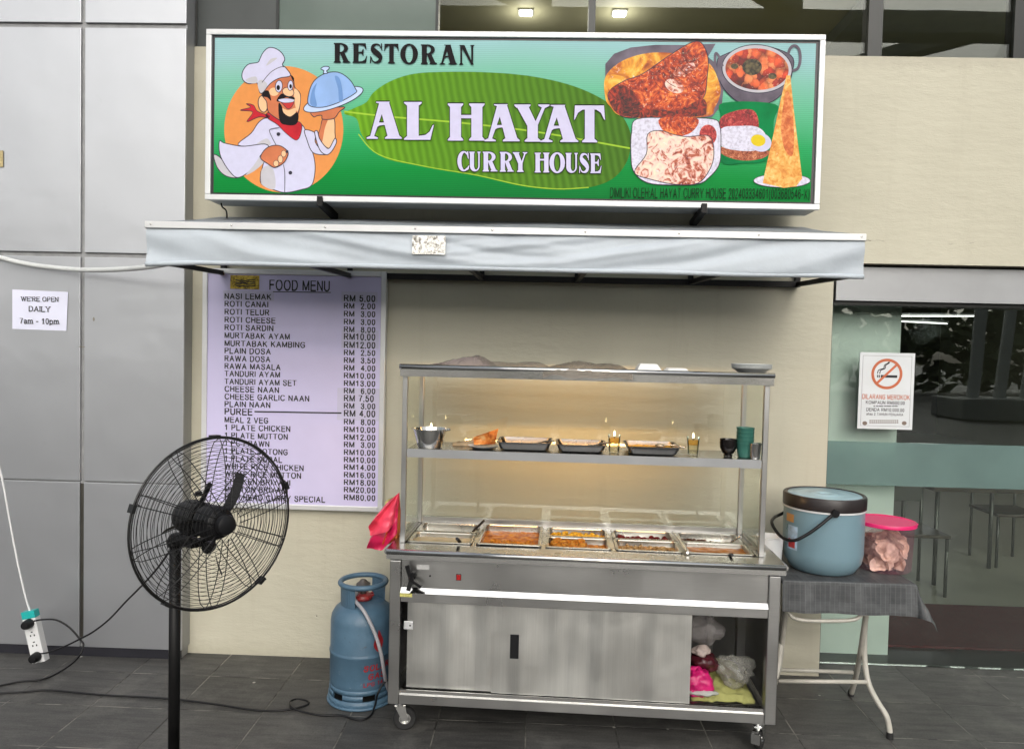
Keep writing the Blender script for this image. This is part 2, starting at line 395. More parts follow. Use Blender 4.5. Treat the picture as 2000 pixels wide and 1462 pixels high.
pw = MB().prism(wl, (0, .14, 0)).build('plaster_wall', M['plaster'])
tag(pw, 'cream plaster wall behind the food cart and above the glass shopfront', 'wall')

# ---- metal clad wall on the left
def panel_mat():
    m, n, p = base_mat('silver_cladding')
    a = noise_node(n, .8, 4); b = noise_node(n, 260, 3); st = noise_node(n, 9, 6)
    c = ramp(n, a.outputs[0], [(.3, (.51, .525, .55)), (.7, (.535, .55, .575))])
    c = mixc(n, ramp(n, st.outputs[0], [(.68, 0.0), (.80, .10)]), c, (.30, .29, .27))
    n.links.new(c, p.inputs['Base Color']); p.inputs['Metallic'].default_value = .85; p.inputs['Roughness'].default_value = .30
    rr = n.nodes.new('ShaderNodeMapRange'); rr.inputs[3].default_value = .36; rr.inputs[4].default_value = .41; n.links.new(st.outputs[0], rr.inputs[0]); n.links.new(rr.outputs[0], p.inputs['Roughness'])
    add_bump(n, p, math_n(n, 'ADD', math_n(n, 'MULTIPLY', a.outputs[0], 1), math_n(n, 'MULTIPLY', b.outputs[0], .004)), 1, .02)
    return m
M['panel'] = panel_mat()
M['groove'] = mat('grey_sealant', (.33, .335, .34), .5, .2, .15, 20)
clad = thing('metal_clad_wall', 'silver metal panel wall with sealed joints left of the cream wall', 'wall', (-2.4, -.09, 0))
MB().box(-5.2, -1.868, -.082, .14, .0, 6.0).build('backing', M['groove'], clad)
for (x0, x1) in ((-4.6, -3.42), (-3.40, -2.413), (-2.391, -1.857)):
    for (z0, z1) in ((.052, .937), (.945, 2.128), (2.152, 3.315), (3.341, 4.55), (4.57, 6.0)):
        MB().box(x0, x1, -.096, -.083, z0, z1, .002).build('panel', M['panel'], clad)
MB().box(-1.867, -1.857, -.082, -.002, .052, 6.0).build('return_panel', M['alu_grey'], clad)
MB().box(-4.6, -1.862, -.09, -.0825, 0.001, .05).build('skirting', mat('black_skirting', (.02, .02, .026), .35), clad)
MB().box(-2.412, -2.392, -.0885, -.0825, .10, .93).build('joint_strip', mat('dull_metal_strip', (.16, .15, .13), .3, .9), clad)

# ------------------------------------------------------------------ building: upper windows, shopfront, rooms behind
M['glass_up'] = glass('upper_glass', (.95, .96, .94), 1.5, .32)
M['glass_door'] = glass('shop_glass', (.94, .98, .96), 1.5, 1.15)
M['mullion'] = mat('dark_mullion', (.018, .02, .019), .3, .3)
up = thing('upper_window', 'dark glass window strip with black mullions above the cream wall', 'window', (0, .05, 3.2))
MB().box(-1.853, -1.43, .02, .05, 3.265, 6).build('blind_panel', mat('dark_grey_panel', (.045, .052, .05), .3), up)
for (x0, x1) in ((-.565, .226), (.262, 1.668), (1.74, 2.405), (2.48, 3.6), (3.67, 5.9)):
    MB().box(x0, x1, .030, .038, 3.20, 6).build('pane', M['glass_up'], up)
fp = MB().box(-1.415, -.58, .030, .038, 3.20, 6).build('frosted_pane', frosted('green_film', (.17, .215, .19), .25), up)
for (x0, x1, d) in ((-1.43, -1.415, .02), (-.58, -.565, .03), (.226, .262, .012), (1.668, 1.74, .01), (2.405, 2.48, .01), (3.6, 3.67, .01)):
    MB().box(x0, x1, d, .09, 3.20, 6).build('mullion', M['mullion'], up)
M['room'] = mat('dim_room_paint', (.28, .27, .19), .7, var=.1, vs=1)
M['room_ceiling'] = mat('olive_ceiling', (.60, .58, .40), .6, var=.06, vs=1)
def struct(name, mb, m): return tag(mb.build(name, m), kind='structure')
struct('upper_ceiling', MB().box(-5, 9, .10, 7, 4.2, 4.3), M['room_ceiling'])
struct('upper_floor', MB().box(-5, 9, .142, 7, 3.05, 3.15), M['room'])
struct('upper_back_wall', MB().box(-5, 9, 7, 7.1, 2.6, 6), M['room'])
struct('upper_side_wall', MB().box(-5.1, -5, .15, 7.1, 0, 6), M['room'])
struct('roof', MB().box(-5.2, 9, .10, 14, 6, 6.1), M['room'])
struct('far_side_wall', MB().box(9, 9.1, .3, 14, 0, 6), M['room'])
M['lamp_cool'] = emis('downlight_glow', (1, .97, .9), 14)
for i, (px, py) in enumerate(((1027, 24), (1210, 25))):
    c = gz(px, py, 4.195); PL = bpy.data.lights.new('downlight', 'POINT'); PL.energy = 1.2; PL.shadow_soft_size = .06; PL.color = (1, .95, .85)
    t = thing('ceiling_light', ['square lit downlight left of the black mullion behind the upper glass', 'square lit downlight right of the black mullion behind the upper glass'][i], 'light', (c.x, c.y, 4.195), 0, 'downlights behind the upper glass')
    MB().box(c.x - .055, c.x + .055, c.y - .055, c.y + .055, 4.188, 4.199).build('frame', M['alu_white'], t)
    MB().box(c.x - .042, c.x + .042, c.y - .042, c.y + .042, 4.182, 4.187).build('diffuser', M['lamp_cool'], t); lo = bpy.data.objects.new('downlight', PL); C.objects.link(lo); lo.parent = t; lo.location = (0, 0, -.12)

# pale soffit patches inside the upper room
struct('upper_soffit', MB().box(2.2, 4.2, .8, 3.0, 4.10, 4.195), mat('pale_soffit', (.30, .32, .28), .6))

# shopfront
sf = thing('glass_shopfront', 'glass shopfront with frosted band under a grey header right of the cart', 'shopfront', (2.6, .165, 0))
MB().box(1.572, 6, .055, .075, 1.995, 2.172).build('header_panel', M['alu_grey'], sf)
MB().box(1.545, 6, .09, .20, 1.975, 2.19).build('header_frame', M['mullion'], sf)
MB().box(1.537, 1.565, .07, .13, 0.0, 2.17).build('frame_edge', M['mullion'], sf)
MB().box(1.50, 3.05, .165, .175, .004, 1.974).build('pane', M['glass_door'], sf)
MB().box(3.058, 4.6, .165, .175, .004, 1.974).build('pane', M['glass_door'], sf)
MB().box(1.50, 4.6, .1585, .1635, 1.0, 1.237).build('frosted_band', frosted('teal_frosting', (.20, .30, .285), .42), sf)
col = MB().box(1.30, 2.035, .30, .62, .004, 3.04).build('interior_column', mat('pale_green_paint', (.74, .82, .76), .6, var=.07, vs=2))
tag(col, 'pale painted column just inside the shop glass behind the table', 'column')
M['shop_floor'] = mat('shop_floor_tiles', (.34, .33, .26), .4, var=.1, vs=.6)
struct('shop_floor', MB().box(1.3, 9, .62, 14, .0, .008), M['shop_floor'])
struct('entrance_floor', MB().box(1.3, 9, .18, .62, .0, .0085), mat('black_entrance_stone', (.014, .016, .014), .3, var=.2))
cp = MB().box(2.06, 5, .42, 1.18, .009, .022).build('carpet', mat('dark_red_carpet', (.085, .007, .010), .9, var=.25, vs=60, bump=.002, bs=500))
tag(cp, 'dark red carpet strip lying inside the glass shopfront', 'carpet')
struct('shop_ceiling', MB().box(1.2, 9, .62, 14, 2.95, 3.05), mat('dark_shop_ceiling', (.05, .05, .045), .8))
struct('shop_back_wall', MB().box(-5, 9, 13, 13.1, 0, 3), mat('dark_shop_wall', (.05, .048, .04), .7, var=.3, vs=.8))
struct('shop_side_wall', MB().box(1.2, 1.3, .14, 13, 0, 3), M['room'])
for i, (a, b, Y) in enumerate((((1753, 617), (1902, 617), 8.6), ((1753, 627), (1850, 632), 7.2))):
    p, q = at(*a, Y), at(*b, Y + (0 if i == 0 else 1.4))
    t = thing('tube_light', ['level lit tube light hanging deep inside the shop', 'slanting lit tube light hanging below the level one inside the shop'][i], 'light', tuple((p + q) / 2), 0, 'tube lights inside the shop')
    MB().bar(p + Vector((0, 0, .03)), q + Vector((0, 0, .03)), .05, .03).build('housing', M['alu_white'], t)
    MB().tube([p, q], .009, 8).build('tube', emis('tube_glow', (1, .98, .93), 2.6 if i == 0 else 1.4), t); PL = bpy.data.lights.new('tube_lamp', 'POINT'); PL.energy = 5; PL.specular_factor = 0; PL.shadow_soft_size = .2; lo = bpy.data.objects.new('tube_lamp', PL); C.objects.link(lo); lo.parent = t; lo.location = (0, 0, -.15)
# table and chairs dimly seen inside
M['wood'] = mat('dark_wood', (.05, .035, .02), .4, var=.2); M['chair_metal'] = mat('chair_metal', (.10, .10, .09), .35, .7)
it = thing('cafe_table', 'small dark table standing inside the shop behind the frosted band', 'table', (3.35, 1.9, 0))
MB().box(2.95, 3.75, 1.6, 2.2, .72, .75, .004).build('tabletop', M['wood'], it)
for sx in (3.0, 3.7):
    for sy in (1.65, 2.15): MB().tube([(sx, sy, .012), (sx, sy, .72)], .016, 8).build('leg', M['chair_metal'], it)
for i, (x, y) in enumerate(((2.75, 1.55), (3.95, 2.35))):
    t = thing('cafe_chair', ['metal chair inside the shop left of the small dark table', 'metal chair inside the shop right of the small dark table'][i], 'chair', (x, y, 0), 0, 'chairs inside the shop')
    MB().box(x - .2, x + .2, y - .2, y + .2, .43, .455, .006).build('seat', M['wood'], t)
    MB().box(x - .19, x + .19, y + .18, y + .2, .62, .86, .006).build('backrest', M['chair_metal'], t)
    for sx in (-.18, .18):
        for sy in (-.18, .19): MB().tube([(x + sx, y + sy, .012), (x + sx, y + sy, .43 if sy < 0 else .86)], .012, 8).build('leg', M['chair_metal'], t)

# ------------------------------------------------------------------ what stands behind the viewer (seen mirrored in the glass and steel)
cf = thing('canopy_frame', 'tall pale steel canopy over the plaza behind the viewer', 'canopy', (0, -18, 0))
M['canopy'] = mat('pale_canopy_steel', (.62, .63, .62), .5, .2)
b = MB()
for y in (-7, -12, -17.5, -23, -29): b.bar((-30, y, 8.6), (40, y, 8.6), .55, .45)
b.build('beam', M['canopy'], cf)
b = MB()
for k in range(-6, 9):
    b.bar((k * 5.2, -7, 8.9), (k * 5.2 + 5.2, -12, 8.9), .4, .3); b.bar((k * 5.2 + 5.2, -12, 8.9), (k * 5.2, -17.5, 8.9), .4, .3); b.bar((k * 5.2, -17.5, 8.9), (k * 5.2 + 5.2, -23, 8.9), .4, .3)
b.build('brace', M['canopy'], cf)
for k in range(4):
    MB().cyl((12.6 + k * .75, -17.6, .5), (13.4 + k * .55 + (k - 1) * .5, -17.4, 8.5), .16, 16).build('column', M['canopy'], cf)
MB().box(11.9, 16.0, -18.5, -16.8, 0, .6, .05).build('plinth', mat('pale_concrete', (.42, .42, .40), .7), cf)
b = MB()
for i in range(9000):
    x = random.uniform(-30, 55); top = 6.5 + 3.0 * noise.noise((x * .12, 3, 0)) + 1.5 * noise.noise((x * .5, 9, 0))
    z = top * random.random() ** .75; y = -34 + random.uniform(-2.5, 2.5) + 1.5 * noise.noise((x * .3, z, 2)); s = random.uniform(.3, .75)
    ux = Vector((random.gauss(0, 1), random.gauss(0, 1), random.gauss(0, .6))).normalized(); uy = ux.cross(Vector((random.gauss(0, 1), random.gauss(0, 1), random.gauss(0, 1)))).normalized()
    c = Vector((x, y, max(.3, z))); b.add([c - ux * s, c + uy * s * .5, c + ux * s, c - uy * s * .5], [(0, 1, 2, 3)])
tag(b.build('tree_belt', mat('far_foliage', (.20, .24, .13), .7, var=.7, vs=1.2), fix=False), 'far dark green belt of trees across the plaza', 'trees', kind='stuff')

# ------------------------------------------------------------------ lettering
def _arc(cx, cy, rx, ry, a0, a1, n=10): return [(cx + rx * math.cos(R(a0 + (a1 - a0) * k / n)), cy + ry * math.sin(R(a0 + (a1 - a0) * k / n))) for k in range(n + 1)]
SK = {   # plain sans capitals as pen strokes: width, strokes
 'A': (.72, [[(0, 0), (.36, 1), (.72, 0)], [(.13, .34), (.59, .34)]]), 'B': (.58, [[(.30, 1), (0, 1), (0, 0), (.32, 0)], [(0, .53), (.32, .53)], _arc(.32, .765, .21, .235, 90, -90), _arc(.32, .265, .26, .265, 90, -90)]),
 'C': (.68, [_arc(.37, .5, .37, .5, 42, 318, 18)]), 'D': (.64, [[(.26, 0), (0, 0), (0, 1), (.26, 1)], _arc(.26, .5, .38, .5, 90, -90, 14)]), 'E': (.56, [[(.56, 1), (0, 1), (0, 0), (.56, 0)], [(0, .53), (.50, .53)]]),
 'F': (.52, [[(.52, 1), (0, 1), (0, 0)], [(0, .52), (.44, .52)]]), 'G': (.70, [_arc(.37, .5, .37, .5, 42, 300, 18), [(.56, .08), (.68, .16), (.68, .46), (.38, .46)]]), 'H': (.60, [[(0, 0), (0, 1)], [(.60, 0), (.60, 1)], [(0, .53), (.60, .53)]]),
 'I': (0.0, [[(0, 0), (0, 1)]]), 'J': (.42, [[(.42, 1), (.42, .24)], _arc(.21, .24, .21, .24, 0, -180)]), 'K': (.62, [[(0, 0), (0, 1)], [(.58, 1), (.02, .40)], [(.20, .60), (.62, 0)]]), 'L': (.50, [[(0, 1), (0, 0), (.50, 0)]]),
 'M': (.74, [[(0, 0), (0, 1)], [(0, 1), (.37, .06), (.74, 1)], [(.74, 1), (.74, 0)]]), 'N': (.60, [[(0, 0), (0, 1), (.60, 0), (.60, 1)]]), 'O': (.76, [_arc(.38, .5, .38, .5, 90, 450, 24)]),
 'P': (.58, [[(0, 0), (0, 1), (.32, 1)], _arc(.32, .74, .26, .26, 90, -90), [(.32, .48), (0, .48)]]), 'R': (.62, [[(0, 0), (0, 1), (.34, 1)], _arc(.34, .745, .24, .255, 90, -90), [(.34, .49), (0, .49)], [(.32, .49), (.62, 0)]]),
 'S': (.60, [[(.55, .78), (.50, .92), (.36, 1), (.22, 1), (.08, .93), (.03, .77), (.09, .63), (.24, .56), (.40, .50), (.54, .40), (.59, .25), (.52, .08), (.36, 0), (.22, 0), (.07, .08), (0, .24)]]),
 'T': (.60, [[(0, 1), (.60, 1)], [(.30, 1), (.30, 0)]]), 'U': (.60, [[(0, 1), (0, .28)], _arc(.30, .28, .30, .28, 180, 360), [(.60, .28), (.60, 1)]]), 'V': (.68, [[(0, 1), (.34, 0), (.68, 1)]]), 'W': (1.0, [[(0, 1), (.24, 0), (.50, .96), (.76, 0), (1.0, 1)]]),
 'X': (.64, [[(0, 0), (.62, 1)], [(.02, 1), (.64, 0)]]), 'Y': (.68, [[(0, 1), (.34, .44), (.68, 1)], [(.34, .44), (.34, 0)]]),
 '0': (.46, [_arc(.23, .5, .23, .5, 90, 450, 20)]), '1': (.46, [[(.06, .78), (.27, 1), (.27, 0)]]), '2': (.46, [[(.02, .74), (.06, .92), (.23, 1), (.40, .92), (.43, .74), (.36, .54), (0, 0), (.46, 0)]]),
 '3': (.46, [[(.02, .80), (.08, .94), (.22, 1), (.38, .94), (.42, .76), (.34, .57), (.18, .54)], [(.20, .54), (.40, .46), (.46, .27), (.38, .06), (.22, 0), (.06, .07), (0, .23)]]), '4': (.48, [[(.36, 0), (.36, 1), (0, .30), (.48, .30)]]),
 '5': (.46, [[(.42, 1), (.08, 1), (.03, .52), (.22, .62), (.40, .54), (.46, .33), (.38, .08), (.22, 0), (.06, .07), (0, .22)]]), '6': (.46, [[(.42, .84), (.34, .97), (.22, 1), (.07, .86), (0, .50), (.03, .20), (.12, .04), (.24, 0), (.40, .09), (.46, .30), (.39, .52), (.25, .60), (.10, .53), (.02, .38)]]),
 '7': (.46, [[(0, 1), (.46, 1), (.22, .42), (.16, 0)]]), '8': (.46, [_arc(.23, .77, .19, .23, 90, 450, 16), _arc(.23, .27, .23, .27, 90, 450, 16)]), '9': (.46, [_arc(.23, .69, .23, .31, 0, 360, 16), [(.46, .69), (.42, .30), (.30, .06), (.20, 0), (.04, .12)]]),
 '.': (.02, [[(0, 0), (.02, 0)]]), ',': (.03, [[(.03, .02), (0, -.16)]]), ':': (.02, [[(0, 0), (.02, 0)], [(0, .62), (.02, .62)]]), '-': (.28, [[(0, .40), (.28, .40)]]), "'": (.02, [[(.02, 1), (0, .74)]]), '(': (.16, [_arc(.30, .4, .30, .68, 125, 235)]), ')': (.16, [_arc(-.14, .4, .30, .68, 55, -55)]),
 'a': (.46, [[(.04, .56), (.14, .68), (.30, .68), (.42, .58), (.42, 0)], [(.42, .40), (.18, .38), (.02, .26), (.04, .06), (.20, 0), (.42, .14)]]), 'm': (.80, [[(0, 0), (0, .68)], [(0, .50), (.14, .66), (.30, .66), (.40, .52), (.40, 0)], [(.40, .50), (.54, .66), (.70, .66), (.80, .52), (.80, 0)]]),
 'p': (.50, [[(0, -.28), (0, .68)], _arc(.25, .34, .25, .34, 180, 540, 16)]), 't': (.26, [[(.10, .9), (.10, .08), (.26, .02)], [(0, .66), (.26, .66)]]), 'u': (.44, [[(0, .66), (0, .16), (.14, 0), (.30, .02), (.44, .18)], [(.44, .66), (.44, 0)]])}
SK[' '] = (.16, [])
def put_text(mb, s, wt, p0, right, up, width, height, slab=False):
    """wt = pen width over letter height; gap widens so the line fits the given width"""
    right, up, p0 = Vector(right), Vector(up), Vector(p0); nrm = right.cross(up).normalized()
    quads = []; x = wt / 2
    for ch in s:
        w_, st = SK[ch]
        for P in st:
            n = len(P)
            for i in range(n - 1):
                a_, b_ = Vector(P[i]), Vector(P[i + 1]); d = (b_ - a_)
                if d.length < 1e-6: continue
                d.normalize(); e0 = wt * (.5 if i == 0 else .28); e1 = wt * (.5 if i == n - 2 else .28)
                if i == 0 and abs(P[0][1] - .5) > .45 and abs(d.y) > .3: e0 = 0 if abs(d.x) < .2 else wt * .2
                if i == n - 2 and abs(P[-1][1] - .5) > .45 and abs(d.y) > .3: e1 = 0 if abs(d.x) < .2 else wt * .2
                a_, b_ = a_ - d * e0, b_ + d * e1; q = Vector((-d.y, d.x)) * (wt / 2)
                quads.append([(x + v.x, min(1, max(v.y, -.3))) for v in (a_ + q, b_ + q, b_ - q, a_ - q)])
            if slab:
                for v in (P[0], P[-1]):
                    if (abs(v[1]) < .01 or abs(v[1] - 1) < .01) and ch not in "7.-'Cc": y0 = 0 if v[1] < .5 else 1 - wt * .7; quads.append([(x + v[0] - wt * 1.3, y0), (x + v[0] + wt * 1.3, y0), (x + v[0] + wt * 1.3, y0 + wt * .7), (x + v[0] - wt * 1.3, y0 + wt * .7)])
        x += w_ + wt + .14
    X = x - .14 - wt / 2; sc = width / X
    for k, q in enumerate(quads):
        mb.add([p0 + right * (u * sc) + up * (v * height) + nrm * (.00003 * (k % 5)) for u, v in q], [(0, 1, 2, 3)])

ITEMS = [('NASI LEMAK', 530, 578, 'RM 5.00', 582, 1), ('ROTI CANAI', 524, 593, 'RM  2.00', 597, 0), ('ROTI TELUR', 526, 608.5, 'RM  3.00', 612.5, 0),
 ('ROTI CHEESE', 538, 624, 'RM  3.00', 628, 0), ('ROTI SARDIN', 534, 639, 'RM  8.00', 643, 0), ('MURTABAK AYAM', 566, 654.5, 'RM10.00', 657, 1),
 ('MURTABAK KAMBING', 596, 670, 'RM12.00', 673, 1), ('PLAIN DOSA', 529, 684.5, 'RM  2.50', 688, 0), ('RAWA DOSA', 528, 699.5, 'RM  3.50', 703, 0),
 ('RAWA MASALA', 548, 714.5, 'RM  4.00', 718, 0), ('TANDURI AYAM', 547, 729, 'RM10.00', 733, 0), ('TANDURI AYAM SET', 579, 744.5, 'RM13.00', 748, 0),
 ('CHEESE NAAN', 545, 759, 'RM  6.00', 762.5, 0), ('CHEESE GARLIC NAAN', 604, 774, 'RM 7.50', 777, 1), ('PLAIN NAAN', 528, 788.5, 'RM  3.00', 792, 0),
 ('PUREE', 493, 803, 'RM 4.00', 806.5, 1), ('MEAL 2 VEG', 524, 819, 'RM  8.00', 823, 0), ('1 PLATE CHICKEN', 567, 834, 'RM10.00', 838, 0),
 ('1 PLATE MUTTON', 562, 849.5, 'RM12.00', 853, 0), ('1 PC PRAWN', 526, 864.5, 'RM  3.00', 867.5, 0), ('1 PLATE SOTONG', 562, 879.5, 'RM10.00', 882.5, 0),
 ('1 PLATE KODAL', 551, 894.5, 'RM10.00', 897, 0), ('WHITE RICE CHICKEN', 593, 909.5, 'RM14.00', 911.5, 0), ('WHITE RICE MUTTON', 588, 924.5, 'RM16.00', 926.5, 0),
 ('CHICKEN BRIYANI', 567, 939, 'RM18.00', 941, 0), ('MUTTON BRIYANI', 562, 954, 'RM20.00', 955.5, 0), ('FISH HEAD CURRY SPECIAL', 635, 969.5, 'RM80.00', 970.5, 0)]
OWNER = 'DIMILIKI OLEH:AL HAYAT CURRY HOUSE 202403334601(003680546-X)'
BB = .20
# heavy wedge-serif capitals drawn as outlines in a unit box
def ring(cx, cy, ox, oy, ix, iy, a0, a1, n=28, icx=None, icy=None):
    icx = cx if icx is None else icx; icy = cy if icy is None else icy; out = []
    for k in range(n):
        a, b_ = R(a0 + (a1 - a0) * k / n), R(a0 + (a1 - a0) * (k + 1) / n)
        out.append([(cx + ox * math.cos(a), cy + oy * math.sin(a)), (cx + ox * math.cos(b_), cy + oy * math.sin(b_)), (icx + ix * math.cos(b_), icy + iy * math.sin(b_)), (icx + ix * math.cos(a), icy + iy * math.sin(a))])
    return out
def foot(x0, x1, s=.06): return [(x0 - s, 0), (x1 + s, 0), (x1 + s, .035), (x1, .10), (x0, .10), (x0 - s, .035)]
def head(x0, x1, s=.06): return [(x, 1 - y) for x, y in foot(x0, x1, s)]
def rect(x0, x1, y0=.05, y1=.95): return [(x0, y0), (x1, y0), (x1, y1), (x0, y1)]
def stroke2(pts, ws, n=6):
    P = smooth_path([(x, y, 0) for x, y in pts], n); W = smooth_path([(q, 0, 0) for q in ws], n); out = []
    L = []
    for i, p in enumerate(P):
        d = (P[min(i + 1, len(P) - 1)] - P[max(i - 1, 0)]).normalized(); q = Vector((-d.y, d.x, 0)) * W[i].x / 2; L.append((p + q, p - q))
    for i in range(len(L) - 1): out.append([(L[i][0].x, L[i][0].y), (L[i+1][0].x, L[i+1][0].y), (L[i+1][1].x, L[i+1][1].y), (L[i][1].x, L[i][1].y)])
    return out
GL = {
 'A': [[(.34, 1), (.63, 1), (.94, .06), (.60, .06)], [(.36, .98), (.475, .78), (.205, .05), (.095, .05)], [(.20, .26), (.30, .44), (.66, .44), (.70, .26), (.60, .345), (.48, .375), (.36, .355), (.27, .30)],
       [(0, 0), (.32, 0), (.32, .035), (.21, .08), (.10, .08), (0, .035)], [(.52, 0), (1, 0), (1, .035), (.93, .09), (.60, .09), (.52, .035)], [(.27, 1), (.66, 1), (.63, .95), (.36, .95), (.27, .97)]],
 'L': [rect(.12, .50), head(.12, .50, .10), [(.02, 0), (.88, 0), (1, .40), (.95, .38), (.86, .22), (.72, .13), (.50, .105), (.12, .1), (.02, .035)]],
 'H': [rect(.06, .36), rect(.64, .94), foot(.06, .36), head(.06, .36), foot(.64, .94), head(.64, .94), [(.35, .60), (.65, .60), (.65, .69), (.35, .69)]],
 'Y': [[(.06, .95), (.40, .95), (.67, .42), (.37, .42)], [(.80, .95), (.89, .95), (.66, .42), (.57, .48)], rect(.37, .67, .05, .44), foot(.37, .67, .08),
       [(0, 1), (.46, 1), (.46, .965), (.40, .91), (.06, .91), (0, .965)], [(.68, 1), (1, 1), (1, .965), (.9, .91), (.79, .91), (.68, .965)]],
 'T': [rect(.35, .66), foot(.35, .66, .09), [(.03, 1), (.97, 1), (1, .60), (.96, .64), (.87, .80), (.72, .885), (.28, .885), (.13, .80), (.04, .64), (0, .60)]],
 'R': [rect(.10, .40), foot(.10, .40), head(.10, .40), *ring(.42, .735, .47, .265, .22, .19, 90, -90, 20), [(.39, 1), (.43, 1), (.43, .915), (.39, .915)], [(.39, .555), (.43, .555), (.43, .47), (.39, .47)],
       [(.40, .50), (.68, .50), (.93, .06), (.62, .06)], [(.56, 0), (1.02, 0), (1.02, .035), (.93, .09), (.62, .09), (.56, .035)]],
 'E': [rect(.08, .42), foot(.08, .42, .06), head(.08, .42, .06), [(.41, 1), (.90, 1), (.95, .66), (.89, .69), (.80, .84), (.66, .90), (.41, .915)], [(.41, .57), (.62, .58), (.71, .71), (.76, .71), (.76, .36), (.71, .36), (.62, .485), (.41, .49)],
       [(.41, 0), (.92, 0), (1, .38), (.95, .36), (.84, .17), (.68, .10), (.41, .085)]],
 'S': [*stroke2([(.80, .76), (.72, .90), (.52, .955), (.29, .88), (.24, .73), (.36, .61), (.62, .45), (.77, .29), (.70, .12), (.46, .045), (.26, .10), (.14, .30)], [.05, .07, .09, .19, .27, .31, .31, .28, .19, .09, .07, .05]),
       [(.80, 1), (.88, 1), (.90, .62), (.83, .67)], [(.05, 0), (.12, 0), (.17, .30), (.07, .38)]],
 'O': ring(.5, .5, .5, .52, .21, .43, 0, 360, 40),
 'N': [rect(.06, .19), rect(.79, .92), foot(.06, .19, .07), foot(.79, .92, .03), [(.73, 1), (1, 1), (1, .965), (.90, .91), (.81, .91), (.73, .965)], [(0, 1), (.34, 1), (.92, 0), (.80, 0), (.62, .24), (.12, .92), (0, .965)]],
 'C': [*ring(.52, .5, .52, .52, .24, .43, 50, 310, 32, .58), [(.80, 1), (.90, 1), (.93, .60), (.86, .66), (.78, .84)], [(.80, .16), (.90, .26), (.98, .30), (.94, .12), (.84, .03)]],
 'U': [rect(.06, .40, .28, .95), head(.06, .40, .05), rect(.74, .86, .28, .95), head(.74, .86, .07), *ring(.46, .29, .40, .30, .17, .215, 180, 360, 20, .57, .30)],
}
def px_glyph(mb, ch, x0, x1, yt, yb, org, sc, Y, dx=0, dy=0):
    k = 0
    for pl in GL[ch]:
        pts = []
        for (u, v) in pl:
            X = org[0] + (x0 + (x1 - x0) * u + dx) / sc; Yp = org[1] + (yb + (yt - yb) * v + dy) / sc
            p = at(X, Yp, Y); p.y = Y - .00003 * k; pts.append(p)
        mb.poly(pts); k = (k + 1) % 6

# ------------------------------------------------------------------ shop sign (light box)
SY = -.30
sign = thing('shop_sign', 'long green lightbox restaurant sign with chef and food pictures above the awning', 'sign', (-.16, SY, 2.8))
corner = [at(402.5, 54, SY), at(1613.6, 73.4, SY), at(1598, 412.5, SY), at(402.5, 388.5, SY)]
cx0, cx1, cz0, cz1 = -1.656, 1.337, 2.398, 3.226
fw = .027
MB().box(cx0 + .004, cx1 - .004, SY + .02, -.12, cz0 + .004, cz1 - .004).build('box', mat('sign_box_grey', (.40, .42, .42), .45, .3), sign)
b = MB(); b.box(cx0, cx1, SY - .008, SY + .019, cz1 - fw, cz1, .003); b.box(cx0, cx1, SY - .008, SY + .019, cz0, cz0 + fw, .003)
b.box(cx0, cx0 + fw, SY - .0085, SY + .018, cz0 + .0272, cz1 - .0272, .003); b.box(cx1 - fw, cx1, SY - .0085, SY + .018, cz0 + .0272, cz1 - .0272, .003)
b.build('frame', M['alu_white'], sign)
MB().box(cx0 + .02, cx1 - .02, SY + .004, SY + .016, cz0 + .02, cz1 - .02).build('border', mat('black_border', (.010, .007, .012), .3), sign)
GL_ = .015        # faint glow added to the colours of the printed face and art
def face_mat():
    m, n, p = base_mat('printed_sign_face')
    g = n.nodes.new('ShaderNodeNewGeometry'); s = n.nodes.new('ShaderNodeSeparateXYZ'); n.links.new(g.outputs['Position'], s.inputs[0])
    mr = n.nodes.new('ShaderNodeMapRange'); mr.inputs[1].default_value = 2.43; mr.inputs[2].default_value = 3.19
    dx = math_n(n, 'MULTIPLY', math_n(n, 'ABSOLUTE', math_n(n, 'ADD', s.outputs[0], .1)), .06)
    n.links.new(math_n(n, 'ADD', s.outputs[2], dx), mr.inputs[0])
    col = ramp(n, mr.outputs[0], [(0, lin(0, 112, 46)), (.22, lin(2, 136, 56)), (.45, lin(44, 164, 96)), (.66, lin(98, 186, 142)), (.85, lin(132, 194, 174)), (1, lin(154, 198, 200))])
    wv = n.nodes.new('ShaderNodeTexWave'); wv.bands_direction = 'Z'; wv.inputs['Scale'].default_value = 34; wv.inputs['Distortion'].default_value = .4
    n.links.new(g.outputs['Position'], wv.inputs['Vector'])
    col = mixc(n, 1, col, ramp(n, wv.outputs[0], [(0, (.90, .90, .90)), (1, (1.06, 1.06, 1.06))]), 'MULTIPLY')
    n.links.new(col, p.inputs['Base Color']); p.inputs['Roughness'].default_value = .5; p.inputs['Specular IOR Level'].default_value = .12
    n.links.new(col, p.inputs['Emission Color']); p.inputs['Emission Strength'].default_value = GL_
    return m
FY = SY + .001
MB().box(cx0 + .041, cx1 - .043, FY, SY + .0035, cz0 + .037, cz1 - .040).build('face', face_mat(), sign)
def art(name, col, var=.04, vs=30, cols=None, rough=.55):
    if cols is None: return mat(name, col, rough, var=var, vs=vs, emit=GL_, spec=.1)
    m, n, p = base_mat(name); nz = noise_node(n, vs, 6, None, .65)
    c = ramp(n, nz.outputs[0], cols); n.links.new(c, p.inputs['Base Color']); p.inputs['Roughness'].default_value = rough; p.inputs['Specular IOR Level'].default_value = .2
    n.links.new(c, p.inputs['Emission Color']); p.inputs['Emission Strength'].default_value = GL_; return m
A = {}
A['orange'] = art('print_orange', lin(226, 148, 82)); A['white'] = art('print_white', lin(208, 207, 232)); A['grey'] = art('print_grey', lin(196, 194, 200))
